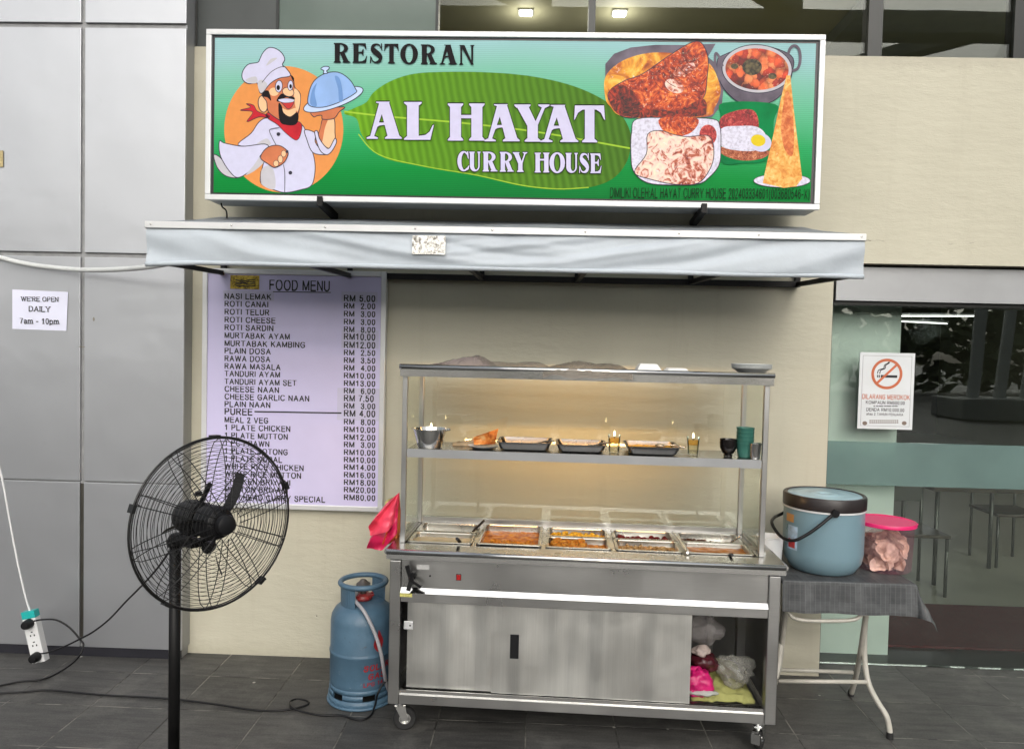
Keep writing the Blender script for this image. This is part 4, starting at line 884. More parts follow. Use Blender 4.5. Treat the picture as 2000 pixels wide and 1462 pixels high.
# ------------------------------------------------------------------ opening hours paper, no smoking poster
PYY = -.0985
tl, tr, br, bl = at(24, 565, PYY), at(133, 570, PYY), at(130, 646, PYY), at(24, 642, PYY)
pp = thing('hours_notice', 'white paper notice of opening hours taped to the silver panels', 'notice', tuple((tl + br) / 2))
def sheet(u, v):
    p = tl.lerp(tr, u).lerp(bl.lerp(br, u), v); p.y = PYY - .0015 * math.sin(u * 3) * math.sin(v * 3) - .004 * max(0, u - .8) * v; return p
MB().grid(sheet, 10, 8).build('paper', mat('white_paper', lin(228, 230, 248), .6, var=.02), pp)
b = MB()
for s, xa, xb, yb, h in (("WE'RE OPEN", 41, 114, 588, 9), ('DAILY', 56, 98, 608, 10.5), ('7am - 10pm', 38.5, 115, 632, 11)):
    p, q = at(xa, yb - .4, PYY - .004), at(xb, yb + .8, PYY - .004); put_text(b, s, .15, p, (q - p).normalized(), (0, 0, 1), (q - p).length, (at(xa, yb - h, PYY - .004) - p).z, True)
b.build('lettering', M['ink'], pp, fix=False)
TYP = .1535
tl, tr, br, bl = at(1680, 688, TYP), at(1787, 690, TYP), at(1780, 838, TYP), at(1673, 837, TYP)
po = thing('no_smoking_poster', 'white no smoking poster stuck on the shop glass', 'poster', tuple((tl + br) / 2))
b = MB(); x0, x1, z0, z1 = 1.752, 2.046, 1.309, 1.724
b.box(x0, x1, TYP, TYP + .003, z0, z1); b.build('sheet', mat('poster_white', lin(222, 226, 228), .3, var=.03), po)
b = MB(); yk = TYP - .0006
for (a0, a1, c0, c1) in ((x0 + .016, x1 - .016, z1 - .018, z1 - .0165), (x0 + .016, x1 - .016, z0 + .0165, z0 + .018), (x0 + .016, x0 + .0175, z0 + .018, z1 - .018), (x1 - .0175, x1 - .016, z0 + .018, z1 - .018)):
    b.box(a0, a1, yk, yk + .0004, c0, c1)
b.build('thin_border', mat('poster_grey', (.25, .25, .26), .4), po)
c = at(1732, 730, TYP); b = MB(); r_ = .083
for q4 in ring(0, 0, r_, r_, r_ - .0145, r_ - .0145, 0, 360, 48): b.poly([(c.x + u, yk - .0004, c.z + v) for u, v in q4])
b.poly([(c.x + u, yk - .0007, c.z + v) for u, v in ((-.056, -.047), (.047, .056), (.056, .047), (-.047, -.056))])
ORG = mat('poster_orange', lin(196, 104, 66), .4, var=.05)
b.build('ban_ring', ORG, po, fix=False)
b = MB(); b.poly([(c.x + u, yk - .0002, c.z + v) for u, v in ((-.032, -.020), (.056, -.020), (.056, -.006), (-.032, -.006))])
for k in (0, 1): b.poly([(c.x - .052 + k * .009 + u, yk - .0002, c.z + v) for u, v in ((0, -.020), (.006, -.020), (.006, -.006), (0, -.006))])
for dx in (0, .012):
    P = smooth_path([(-.050 + dx, 0, .000), (-.046 + dx, 0, .018), (-.030 + dx, 0, .026), (-.018 + dx * .6, 0, .030), (-.014 + dx * .6, 0, .048), (.000 + dx * .5, 0, .056), (.008 + dx * .5, 0, .066)], 5)
    for i in range(len(P) - 1):
        d = (P[i + 1] - P[i]).normalized() * .0024; nn = Vector((-d.z, 0, d.x)); b.poly([(c.x + q.x, yk - .0002, c.z + q.z) for q in (P[i] + nn, P[i + 1] + nn, P[i + 1] - nn, P[i] - nn)])
b.build('cigarette', M['ink'], po, fix=False)
b = MB(); p, q = at(1684, 778, yk), at(1777, 779, yk); put_text(b, 'DILARANG MEROKOK', .17, (p.x, yk, p.z), (1, 0, 0), (0, 0, 1), q.x - p.x, .025); b.build('heading', ORG, po, fix=False)
b = MB()
for s, xa, xb, yb, h in (('KOMPAUN RM500.00', 1691, 1767, 788, .0175), ('DENDA RM10,000.00', 1692, 1766, 802, .0175), ('atau 2 TAHUN PENJARA', 1692, 1764, 810, .013)):
    p, q = at(xa, yb, yk), at(xb, yb, yk); put_text(b, s, .17, (p.x, yk, p.z), (1, 0, 0), (0, 0, 1), q.x - p.x, h)
for k in range(9):
    p = at(1706 + k * 5.2, 794, yk); b.box(p.x, p.x + .009 + .003 * (k % 3), yk, yk + .0003, p.z + .001, p.z + .006)
b.build('small_print', M['ink_grey'], po, fix=False)
b = MB()
for k in range(14):
    p = at(1698 + k * 4.1, 823, yk); b.box(p.x, p.x + .008, yk, yk + .0003, p.z + .003, p.z + .009); b.box(p.x, p.x + .009, yk, yk + .0003, p.z - .008, p.z - .002)
for px in (1689, 1766):
    p = at(px, 826, yk); b.poly([(p.x + .013 * math.cos(t), yk, p.z + .011 * math.sin(t)) for t in [k * math.pi / 8 for k in range(16)]])
b.build('footer_mark', mat('poster_brown', (.20, .15, .12), .5), po, fix=False)

# ------------------------------------------------------------------ food cart (own frame: x along the front, y towards the wall)
CO, CA = Vector((-.628, -.797, 0)), R(-1.9)
CM = Matrix.Translation(CO) @ Matrix.Rotation(CA, 4, 'Z')
def cw(x, y, z): return CM @ Vector((x, y, z))
def lc(p): return CM.inverted() @ Vector(p)
cart = thing('food_cart', 'stainless steel food cart with glass back, counter and sliding doors under the awning', 'food cart', tuple(CO), CA)
CL, CD, ZC = 1.685, .60, .826
def cb(name, m, mb): return mb.build(name, m, cart, world=False)
# counter top around the pan well
wx0, wx1, wy0, wy1 = .055, 1.598, .115, .505
b = MB(); b.box(0, CL, .012, wy0, ZC - .012, ZC); b.box(0, CL, wy1, CD, ZC - .012, ZC); b.box(0, wx0, wy0, wy1, ZC - .012, ZC); b.box(wx1, CL, wy0, wy1, ZC - .012, ZC)
b.box(.004, CL - .004, .03, CD - .01, ZC - .05, ZC - .04)
cb('counter_top', M['steel_shelf'], b)
b = MB(); b.tube([(0, .012, ZC - .0125), (CL, .012, ZC - .0125)], .0125, 14); b.box(0, CL, .004, .018, ZC - .042, ZC - .022); b.tube([(0, .012, ZC - .0125), (0, CD, ZC - .0125)], .0122, 12); b.tube([(CL, .012, ZC - .0125), (CL, CD, ZC - .0125)], .0122, 12)
cb('counter_edge', M['steel_bright'], b)
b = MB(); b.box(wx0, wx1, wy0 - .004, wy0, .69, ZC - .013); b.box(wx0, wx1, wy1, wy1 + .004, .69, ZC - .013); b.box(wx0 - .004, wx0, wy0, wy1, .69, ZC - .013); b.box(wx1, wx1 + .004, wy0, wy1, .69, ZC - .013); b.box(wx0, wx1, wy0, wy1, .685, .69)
cb('pan_well', M['steel_dark'], b)
for k in range(1, 5): cb('pan_divider', M['steel_pan'], MB().box(wx0 + k * .3086 - .009, wx0 + k * .3086 + .009, wy0, wy1, ZC - .010, ZC - .001))
cb('back_upstand', M['steel'], MB().box(.03, 1.628, .534, .546, ZC + .0005, ZC + .028))
cb('side_upstand', M['steel'], MB().box(.028, .040, .14, .52, ZC + .0005, ZC + .018)); cb('side_upstand', M['steel'], MB().box(1.626, 1.636, .14, .52, ZC + .0005, ZC + .018))
# posts of the display frame
ZT = 1.592
for (x, y) in ((.034, .128), (1.602, .128), (.034, .522), (1.602, .522)):
    cb('post', M['steel'], MB().box(x, x + .022, y - .011, y + .011, ZC + .0008, ZT, .002))
# top shelf with rolled lip
b = MB(); b.box(.026, 1.634, .10, .545, ZT + .0005, ZT + .012); cb('top_shelf', M['steel_shelf'], b)
b = MB(); b.tube([(.022, .104, ZT + .018), (1.638, .104, ZT + .018)], .0115, 12); b.box(.026, 1.634, .0955, .0995, ZT - .024, ZT + .008); cb('top_shelf_lip', M['steel_bright'], b)
# middle shelf
ZM = lc(at(838, 877, -.675)).z
b = MB(); b.box(.058, 1.600, .124, .40, ZM - .012, ZM); cb('middle_shelf', M['steel_shelf'], b)
b = MB(); b.box(.058, 1.600, .1175, .1235, ZM - .036, ZM + .0008); cb('middle_shelf_lip', M['alu_grey'], b)
# glass of the display
M['cart_glass'] = glass('cart_glass', (.97, .985, .97), 1.5, 1.0)
cb('back_glass', M['cart_glass'], MB().box(.058, 1.600, .516, .521, ZC + .030, ZT - .004))
M['side_glass'] = glass('side_glass', (.97, .985, .97), 1.3, .35)
for x in (.043, 1.611): cb('side_glass', M['side_glass'], MB().box(x, x + .004, .141, .509, ZC + .02, ZT - .004))
# warming lamps under both shelves
M['warm'] = emis('warm_tube', (1, .62, .28), 2)
def warm_lamp(x0, x1, y, z, e):
    h = cb('warming_lamp', M['warm'], MB().tube([(x0, y, z), (x1, y, z)], .007, 8))
    L = bpy.data.lights.new('warming_light', 'AREA'); L.shape = 'RECTANGLE'; L.size = x1 - x0; L.size_y = .03; L.energy = e; L.color = (1, .56, .22)
    o = bpy.data.objects.new('warming_light', L); C.objects.link(o); o.parent = cart
    o.location = ((x0 + x1) / 2, y, z - .012); o.rotation_euler = (R(96), 0, 0); return h
warm_lamp(.22, 1.36, .16, ZT - .018, 4.6); warm_lamp(.22, 1.36, .165, ZM - .026, 4.6)
# body
for (x, y) in ((.013, .020), (1.622, .020), (.013, .54), (1.622, .54)):
    cb('leg', M['steel'], MB().box(x, x + .048, y, y + .045, .142, ZC - .052, .004))
cb('top_fascia', M['steel'], MB().box(.062, 1.621, .030, .036, .657, .781, .0015))
cb('fascia_strip', M['steel_bright'], MB().prism([(.062, .0295, .656), (.062, .012, .636), (.062, .030, .634)], (1.559, 0, 0)))
cb('lower_fascia', M['steel'], MB().box(.062, 1.621, .022, .0295, .594, .6335, .0015))
for x in (.013, 1.665): cb('side_panel', M['steel'], MB().box(x, x + .005, .066, .539, .16, ZC - .055))
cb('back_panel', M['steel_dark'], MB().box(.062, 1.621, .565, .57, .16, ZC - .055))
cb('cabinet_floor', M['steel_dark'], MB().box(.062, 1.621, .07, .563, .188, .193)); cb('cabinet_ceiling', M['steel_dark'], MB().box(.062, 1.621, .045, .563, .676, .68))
d1 = cb('sliding_door', M['steel_door'], MB().box(.088, .47, .052, .058, .207, .600)); d1['label'] = 'sliding cabinet door on the left'
d2 = cb('sliding_door', M['steel_door'], MB().box(.462, 1.312, .040, .047, .207, .600)); d2['label'] = 'wide sliding cabinet door with a black slot grip'
p, q = lc(at(996, 1242, -.80)), lc(at(1012, 1290, -.80))
o = MB().box(p.x, q.x, .0375, .0392, q.z, p.z, .0008).build('slot_grip', M['black_plastic'], d2, world=False)
p, q = lc(at(788, 1213, -.76)), lc(at(806, 1230, -.76)); o = MB().box(p.x, q.x, .0455, .0512, q.z, p.z, .003).build('latch', M['alu_white'], d1, world=False)
MB().cyl(((p.x + q.x) / 2 + .008, .0448, (p.z + q.z) / 2), ((p.x + q.x) / 2 + .008, .046, (p.z + q.z) / 2), .004, 10).build('latch_hole', M['black_plastic'], d1, world=False)
b = MB(); b.box(.062, 1.621, .024, .030, .144, .186, .0015); b.box(.062, 1.621, .030, .068, .144, .150); cb('bottom_rail', M['steel'], b)
b = MB()
for y in (.034, .0485, .062): b.box(.062, 1.621, y - .0015, y + .0015, .1865, .204)
b.box(.062, 1.621, .0305, .066, .1845, .1862); cb('door_track', M['steel_bright'], b)
b = MB(); b.box(.018, .06, .066, .539, .144, .15); b.box(1.622, 1.664, .066, .539, .144, .15); b.box(.062, 1.621, .54, .575, .144, .15); cb('base_frame', M['steel'], b)
# red switch, knob, stickers, screw
p = lc(at(896, 1126, -.775))
o = cb('switch', M['black_plastic'], MB().box(p.x - .011, p.x + .011, .0265, .0298, p.z - .014, p.z + .014, .0015))
MB().box(p.x - .009, p.x + .009, .0235, .0263, p.z - .0115, p.z + .0115, .001).build('rocker', mat('red_rocker', (.35, .012, .012), .25, var=.3, vs=120), o, world=False)
p = lc(at(805, 1125, -.79))
b = MB(); b.cyl((p.x, .030, p.z), (p.x, .004, p.z), .016, 14); b.cyl((p.x, .006, p.z - .004), (p.x, -.016, p.z - .004), .011, 12)
for (dx, dz, w_) in ((-.019, .052, .017), (.046, -.036, .019), (-.012, -.055, .018), (.012, .026, .02)): b.bar((p.x, -.006, p.z - .01), (p.x + dx, -.010, p.z + dz), w_, .012)
cb('gas_tap', M['black_plastic'], b)
p, q = lc(at(814, 1102, -.775)), lc(at(838, 1112, -.775)); cb('label_tape', mat('grey_tape', (.50, .50, .49), .5, var=.1, vs=60), MB().box(p.x, q.x, .0288, .0298, q.z, p.z))
p, q = lc(at(777, 1156, -.79)), lc(at(804, 1167, -.79)); cb('warning_sticker', mat('yellow_sticker', (.62, .58, .18), .5, var=.25, vs=90), MB().box(p.x, q.x, .0208, .0218, q.z, p.z))
p = lc(at(840, 1124, -.775)); cb('screw', M['black_plastic'], MB().cyl((p.x, .0302, p.z), (p.x, .026, p.z), .004, 10))
# casters
def caster(x, y, ang, plate):
    cst = MB(); cx, cy = x, y
    dirv = Vector((math.cos(ang), math.sin(ang), 0)); side = Vector((-dirv.y, dirv.x, 0)); wc = Vector((cx, cy, .052)) + dirv * .022
    up = Vector((0, 0, 1))
    cst.obox((cx, cy, .138), Vector((1, 0, 0)), Vector((0, 1, 0)), up, .034, .034, .004); cst.cyl((cx, cy, .134), (cx, cy, .112), .022, 14)
    for s_ in (-1, 1):
        q = side * (.017 * s_); cst.prism([Vector((cx, cy, .114)) - dirv * .022 + q, Vector((cx, cy, .114)) + dirv * .024 + q, wc + dirv * .013 + q - up * .004, wc - dirv * .013 + q - up * .004], side * (.0025 * s_))
    cst.obox(Vector((cx, cy, .113)), dirv, side, up, .024, .0175, .0025)
    if plate: cst.obox(Vector((cx, cy, .075)) - dirv * .052, dirv, side, up, .004, .018, .022); cst.obox(Vector((cx, cy, .108)) - dirv * .04, dirv, side, up, .024, .012, .004)
    f = cb('caster', M['steel_bright'], cst)
    ty = MB().lathe([(.024, -.012), (.046, -.0135), (.050, -.009), (.0515, 0), (.050, .009), (.046, .0135), (.024, .012)], wc, 28, side); ty.build('tyre', M['rubber'], f, world=False)
    MB().lathe([(.0001, -.0125), (.010, -.0125), (.011, -.008), (.018, -.006), (.021, -.0125), (.0255, -.0125), (.0255, .0125), (.021, .0125), (.018, .006), (.011, .008), (.010, .0125), (.0001, .0125)], wc, 24, side).build('rim', M['steel_bright'], f, world=False)
caster(.055, .085, R(10), False); caster(1.615, .075, R(62), True); caster(.06, .50, R(170), False); caster(1.61, .50, R(200), False)

# ------------------------------------------------------------------ food pans in the counter
def chunky(x0, x1, y0, y1, z, amp, freq, seed, nx=44, ny=26, slope=0):
    def fn(u, v):
        x = x0 + (x1 - x0) * u; y = y0 + (y1 - y0) * v
        h = noise.noise((x * freq, y * freq, seed)) + .5 * noise.noise((x * freq * 2.3, y * freq * 2.3, seed + 4)) + .25 * noise.noise((x * freq * 5, y * freq * 5, seed + 9))
        return cw(x, y, z + amp * h + slope * (v - .5))
    return MB().grid(fn, nx, ny)
def food_mat(name, cols, sc, rough=.3, bump=.004):
    m, n, p = base_mat(name); a = noise_node(n, sc, 6, None, .68); n.links.new(ramp(n, a.outputs[0], cols), p.inputs['Base Color'])
    p.inputs['Roughness'].default_value = max(.35, rough); p.inputs['Specular IOR Level'].default_value = .06; add_bump(n, p, noise_node(n, sc * 2.2, 5).outputs[0], 1, bump); return m
def ring_skin(rings, cuts, caps):      # skin between rings, with sharp edges at the cut rings
    mb = MB(); n = len(rings[0])
    for s_, e_ in zip(cuts[:-1], cuts[1:]):
        seg = rings[s_:e_ + 1]; fs = []
        for i in range(len(seg) - 1):
            for k in range(n): fs.append((i * n + k, i * n + (k + 1) % n, (i + 1) * n + (k + 1) % n, (i + 1) * n + k))
        mb.add([p for r_ in seg for p in r_], fs, True)
    if 0 in caps: mb.add(rings[0], [list(range(n))[::-1]])
    if 1 in caps: mb.add(rings[-1], [list(range(n))])
    return mb
def make_pan(label, x0, x1, y0, y1, depth=.075, rim=.011, ztop=ZC + .006):
    c = cw((x0 + x1) / 2, (y0 + y1) / 2, ztop - depth)
    t = thing('food_pan', label, 'food pan', tuple(c), CA, 'food pans set in the cart counter')
    def rr(ix, z, rad, n=6):
        out = []
        for (cx, cy, a0) in ((x1 - ix - rad, y1 - ix - rad, 0), (x0 + ix + rad, y1 - ix - rad, 90), (x0 + ix + rad, y0 + ix + rad, 180), (x1 - ix - rad, y0 + ix + rad, 270)):
            for k in range(n + 1): a = R(a0 + 90 * k / n); out.append(cw(cx + rad * math.cos(a), cy + rad * math.sin(a), z))
        return out
    rings = [rr(0, ztop - .004, .012), rr(0, ztop, .012), rr(rim, ztop, .018), rr(rim + .0025, ztop - .004, .018), rr(rim + .006, ztop - depth + .02, .018), rr(rim + .016, ztop - depth + .003, .02), rr(rim + .035, ztop - depth, .02)]
    ring_skin(rings, (0, 1, 2, 3, 6), [1]).build('tray', M['steel_pan'], t)
    return t
def food(t, name, m, x0, x1, y0, y1, z, amp, freq, seed, slope=0): return chunky(x0 + .015, x1 - .015, y0 + .015, y1 - .015, z, amp, freq, seed, slope=slope).build(name, m, t)
def lumps(t, name, m, x0, x1, y0, y1, z, n, r0, r1, seed):
    rnd = random.Random(seed); b = MB()
    for k in range(n):
        r_ = rnd.uniform(r0, r1); p = cw(rnd.uniform(x0 + .03, x1 - .03), rnd.uniform(y0 + .025, y1 - .025), z + rnd.uniform(-.2, .6) * r_)
        s_ = rnd.random() * 50; b.ball(p, r_, r_ * rnd.uniform(.6, 1), r_ * rnd.uniform(.5, .9), 9, 6, lambda q: 1 + .35 * noise.noise(q * 60 + Vector((s_, 0, 0))))
    return b.build(name, m, t)
xs = [wx0 + k * .3086 for k in range(6)]; ym = .318
def col_x(k): return xs[k] + .010, xs[k + 1] - .010
soup = food_mat('pale_gravy', [(.3, (.36, .28, .15)), (.6, (.48, .40, .24))], 14, .15, .001)
curry = food_mat('orange_curry', [(.36, (.20, .05, .004)), (.5, (.42, .13, .008)), (.62, (.56, .25, .02))], 26, .18, .003)
veg = food_mat('yellow_vegetables', [(.36, (.34, .15, .008)), (.5, (.60, .33, .02)), (.64, (.64, .46, .10))], 70, .35)
fried = food_mat('fried_pieces', [(.36, (.17, .045, .006)), (.5, (.42, .15, .02)), (.64, (.54, .27, .05))], 70, .4)
beet = food_mat('dark_red_chutney', [(.3, (.035, .004, .006)), (.6, (.13, .012, .014))], 60, .25)
grain = food_mat('speckled_grain', [(.38, (.12, .05, .012)), (.48, (.38, .22, .08)), (.60, (.55, .40, .20))], 110, .45)
dark = food_mat('dark_brown_meat', [(.3, (.018, .008, .005)), (.6, (.085, .03, .014))], 60, .28)
gravy = food_mat('brown_gravy', [(.36, (.20, .055, .006)), (.6, (.42, .16, .02))], 24, .16, .001)
a0, a1 = col_x(0)
t = make_pan('nearly empty steel pan at the back left of the counter', a0, a1, ym + .002, wy1 - .012); food(t, 'broth', soup, a0, a1, ym, wy1 - .01, ZC - .040, .002, 30, 1)
t = make_pan('steel pan of pale gravy at the front left of the counter', a0, a1, wy0 + .012, ym - .008); food(t, 'gravy', soup, a0, a1, wy0 + .01, ym - .01, ZC - .014, .002, 20, 2)
a0, a1 = col_x(1)
t = make_pan('large steel pan of orange red curry, undivided', a0, a1, wy0 + .008, wy1 - .012, .085, .012, ZC + .010); food(t, 'curry', curry, a0, a1, wy0 + .012, wy1 - .01, ZC - .020, .004, 40, 3); lumps(t, 'meat', fried, a0 + .02, a1 - .03, wy0 + .03, .30, ZC - .024, 34, .010, .021, 5)
a0, a1 = col_x(2)
t = make_pan('steel pan of yellow vegetables at the back middle of the counter', a0, a1, ym + .002, wy1 - .012); food(t, 'vegetables', veg, a0, a1, ym, wy1 - .01, ZC - .024, .009, 60, 6); lumps(t, 'vegetable_piece', veg, a0, a1, ym + .01, wy1 - .03, ZC - .016, 70, .009, .017, 7)
t = make_pan('steel pan of golden fried pieces at the front middle of the counter', a0, a1, wy0 + .012, ym - .006); food(t, 'coating', fried, a0, a1, wy0 + .01, ym - .01, ZC - .022, .006, 60, 8); lumps(t, 'fried_piece', fried, a0, a1 - .09, wy0 + .015, ym - .015, ZC - .008, 80, .010, .020, 9)
a0, a1 = col_x(3)
t = make_pan('steel pan of dark red chutney in the back row, fourth column', a0, a1, ym + .002, wy1 - .012); food(t, 'chutney', beet, a0, a1, ym, wy1 - .01, ZC - .030, .006, 50, 10); lumps(t, 'chutney_lump', beet, a0, a1, ym + .01, wy1 - .03, ZC - .022, 44, .008, .016, 11)
t = make_pan('steel pan of speckled grain mix in the front row, fourth column', a0, a1, wy0 + .012, ym - .006); food(t, 'grain', grain, a0, a1, wy0 + .01, ym - .01, ZC - .018, .005, 60, 12); lumps(t, 'grain_lump', grain, a0, a1, wy0 + .015, ym - .015, ZC - .014, 90, .004, .008, 13)
a0, a1 = col_x(4)
t = make_pan('steel pan of dark brown meat at the back right of the counter', a0, a1, ym + .002, wy1 - .012); food(t, 'meat', dark, a0, a1, ym, wy1 - .01, ZC - .030, .006, 50, 14); lumps(t, 'meat_piece', dark, a0, a1 - .12, ym + .01, wy1 - .03, ZC - .024, 30, .009, .017, 15)
t = make_pan('steel pan of brown gravy at the front right of the counter', a0, a1, wy0 + .012, ym - .006); food(t, 'gravy', gravy, a0, a1, wy0 + .01, ym - .01, ZC - .012, .003, 26, 16)
# serving spoons
def spoon(label, a, b_, m, r_=.0042, bowl=True, group='spoons on the counter'):
    a, b_ = Vector(a), Vector(b_); t = thing('serving_spoon', label, 'spoon', tuple(a), 0, group)
    mid = (a + b_) / 2 + Vector((0, 0, .006)); MB().tube(smooth_path([a, mid, b_], 6), r_, 8).build('handle', m, t)
    if bowl: MB().ball(a, .026, .02, .008, 12, 8).build('bowl', M['steel_pan'], t)
    return t
spoon('black handled spoon standing in the pale gravy pan', cw(.30, .22, ZC - .035), cw(.292, .10, ZC + .032), M['black_plastic'], .0075)
spoon('black handled spoon leaning between the empty pan and the curry pan', cw(.30, .34, ZC - .04), cw(.375, .45, ZC + .035), M['black_plastic'], .006)
spoon('long steel spoon lying along the divider left of the brown gravy pan', cw(xs[4] - .004, .46, ZC + .012), cw(xs[4] + .006, .10, ZC + .012), M['steel_bright'], .006, False)
spoon('steel spoon with raised handle in the dark brown meat pan', cw(1.52, .40, ZC - .035), cw(1.585, .36, ZC + .03), M['steel_bright'], .0045)
spoon('black handled spoon resting over the rim of the brown gravy pan', cw(1.48, .20, ZC - .03), cw(1.483, .095, ZC + .012), M['black_plastic'], .007)

# ------------------------------------------------------------------ things on the middle shelf
ZS = ZM + .0006
def on_shelf(px, y): # local x on the shelf for a photo column
    p = lc(at(px, 878, cw(.8, y, 0).y)); return p.x
x = on_shelf(838, .19)
t = thing('steel_bowl', 'deep stainless steel bowl at the left end of the middle shelf', 'bowl', tuple(cw(x, .19, ZS)))
MB().lathe([(.0001, .002), (.050, .0), (.056, .006), (.066, .045), (.076, .082), (.086, .0845), (.086, .0865), (.074, .0855), (.063, .045), (.053, .009), (.0001, .006)], cw(x, .19, ZS), 40).build('bowl', M['steel_bright'], t)
spoon('steel ladle leaning in the deep bowl on the middle shelf', cw(x + .01, .20, ZS + .05), cw(x + .095, .15, ZS + .088), M['steel_bright'], .005, True, 'spoons on the shelf')
# oil lamp glasses
M['cup_glass'] = glass('cup_glass', (.98, .98, .97), 1.25, .9); M['oil'] = glass('lamp_oil', (.97, .78, .42), 1.2, .5); M['water'] = glass('lamp_water', (.97, .95, .84), 1.2, .5)
M['flame'] = emis('flame_glow', (1, .78, .42), 8)
def oil_lamp(label, x, y):
    c = cw(x, y, ZS); t = thing('oil_lamp', label, 'oil lamp', tuple(c), 0, 'oil lamps on the middle shelf')
    MB().lathe([(.0001, .001), (.021, .001), (.0225, .004), (.028, .082), (.0268, .082), (.021, .008), (.0001, .007)], c, 24).build('glass', M['cup_glass'], t)
    MB().lathe([(.0001, .009), (.0205, .009), (.0242, .046), (.0001, .046)], c, 20).build('water', M['water'], t)
    MB().lathe([(.0001, .0465), (.0243, .0465), (.0258, .068), (.0001, .068)], c, 20).build('oil', M['oil'], t)
    MB().cyl(c + Vector((0, 0, .066)), c + Vector((0, 0, .076)), .002, 6).build('wick', M['ink'], t)
    MB().lathe([(.0001, .074), (.003, .078), (.0042, .083), (.003, .091), (.0001, .100)], c, 12).build('flame', M['flame'], t)
xg1, xg2 = on_shelf(1199, .20), on_shelf(1352, .21)
oil_lamp('lit oil lamp glass between the second and third steel trays', xg1, .20); oil_lamp('lit oil lamp glass right of the third steel tray', xg2, .21); oil_lamp('lit oil lamp hidden behind the deep steel bowl, only its flame showing', x - .015, .30)
# plate with orange packet
xp = on_shelf(943, .2)
t = thing('plate', 'pale plate under a steel dish left of the first shelf tray', 'plate', tuple(cw(xp, .20, ZS)))
MB().lathe([(.0001, .001), (.045, .001), (.068, .014), (.070, .016), (.066, .016), (.044, .006), (.0001, .005)], cw(xp, .20, ZS), 32).build('dish', mat('pale_grey_melamine', (.52, .55, .55), .3), t)
tl_, tr_, br_, bl_ = [lc(at(px, py, cw(xp, .22, 0).y)) for px, py in ((925, 853), (974, 836), (968, 866), (926, 868))]
def packet(u, v):
    p = tl_.lerp(tr_, u).lerp(bl_.lerp(br_, u), v); p.y = .21 + .02 * math.sin(u * 5) * math.sin(v * 3) + .01 * noise.noise((u * 5, v * 5, 2)); return cw(*p)
b = MB().grid(packet, 16, 10); b.grid(lambda u, v: Vector(packet(u, v)) + Vector((0, .03 * math.sin(math.pi * min(u, 1)) * math.sin(math.pi * v) + .002, 0)), 16, 10)
tag(b.build('orange_packet', food_mat('orange_foil', [(.3, (.30, .05, .01)), (.5, (.62, .22, .05)), (.65, (.66, .42, .18))], 22, .25, .004), fix=False), 'crumpled orange snack packet lying on the pale plate', 'packet')
tl2, br2 = lc(at(884, 852, cw(xp, .27, 0).y)), lc(at(936, 868, cw(xp, .27, 0).y))
b = MB().grid(lambda u, v: cw(tl2.x + (br2.x - tl2.x) * u, .26 + .03 * v + .01 * noise.noise((u * 6, v * 6, 1)), ZS + .001 + .034 * math.sin(math.pi * v) * (.35 + .65 * u) + .012 * noise.noise((u * 7, v * 5, 8)) * math.sin(math.pi * v)), 14, 8)
tag(b.build('paper_bag', mat('brown_paper', (.30, .24, .15), .7, var=.2, vs=40), fix=False), 'small crumpled brown paper bag between the bowl and the orange packet', 'bag')
# three steel trays
def shelf_tray(label, pxl, pxr, y0, y1, h):
    x0, x1 = on_shelf(pxl, y0), on_shelf(pxr, y0); t = thing('steel_tray', label, 'tray', tuple(cw((x0 + x1) / 2, (y0 + y1) / 2, ZS)), CA, 'steel trays on the middle shelf')
    def rr(ix, z, rad, n=6):
        out = []
        for (cx, cy, a0) in ((x1 - ix - rad, y1 - ix - rad, 0), (x0 + ix + rad, y1 - ix - rad, 90), (x0 + ix + rad, y0 + ix + rad, 180), (x1 - ix - rad, y0 + ix + rad, 270)):
            for k in range(n + 1): a = R(a0 + 90 * k / n); out.append(cw(cx + rad * math.cos(a), cy + rad * math.sin(a), z))
        return out
    i = -.012
    rings = [rr(.02, ZS, .02), rr(.006, ZS + .006, .02), rr(0, ZS + h * .5, .018), rr(i * .5, ZS + h, .018), rr(i, ZS + h + .001, .018), rr(i, ZS + h + .004, .018), rr(i * .4, ZS + h + .003, .018), rr(.004, ZS + h * .5, .018), rr(.01, ZS + .009, .02), rr(.025, ZS + .004, .02)]
    ring_skin(rings, (0, 1, 3, 4, 5, 6, 8, 9), [0, 1]).build('dish', M['steel_tray'], t); return t, x0, x1
M['steel_tray'] = steel('tray_steel', (.17, .17, .17), .24, (30, 30, 30), .002)
_, ta, tb = shelf_tray('first steel tray on the middle shelf, beside the orange packet', 974, 1072, .155, .35, .036); spoon('steel spoon lying in the first shelf tray', cw(tb - .06, .26, ZS + .02), cw(tb + .02, .18, ZS + .046), M['steel_bright'], .004, True, 'spoons on the shelf')
_, ta, tb = shelf_tray('second steel tray on the middle shelf, left of a lit oil lamp', 1090, 1180, .15, .34, .034); spoon('steel spoon with its handle out of the second shelf tray', cw(tb - .05, .25, ZS + .02), cw(tb + .03, .19, ZS + .044), M['steel_bright'], .004, True, 'spoons on the shelf')
tr3, ta, tb = shelf_tray('third steel tray with yellow food between the two oil lamps', 1228, 1324, .145, .35, .036)
chunky(ta + .01, tb - .01, .16, .34, ZS + .022, .004, 40, 21, 24, 16).build('yellow_food', veg, tr3); spoon('steel spoon sticking out right of the third shelf tray', cw(tb - .06, .28, ZS + .03), cw(tb + .045, .24, ZS + .028), M['steel_bright'], .004, True, 'spoons on the shelf')
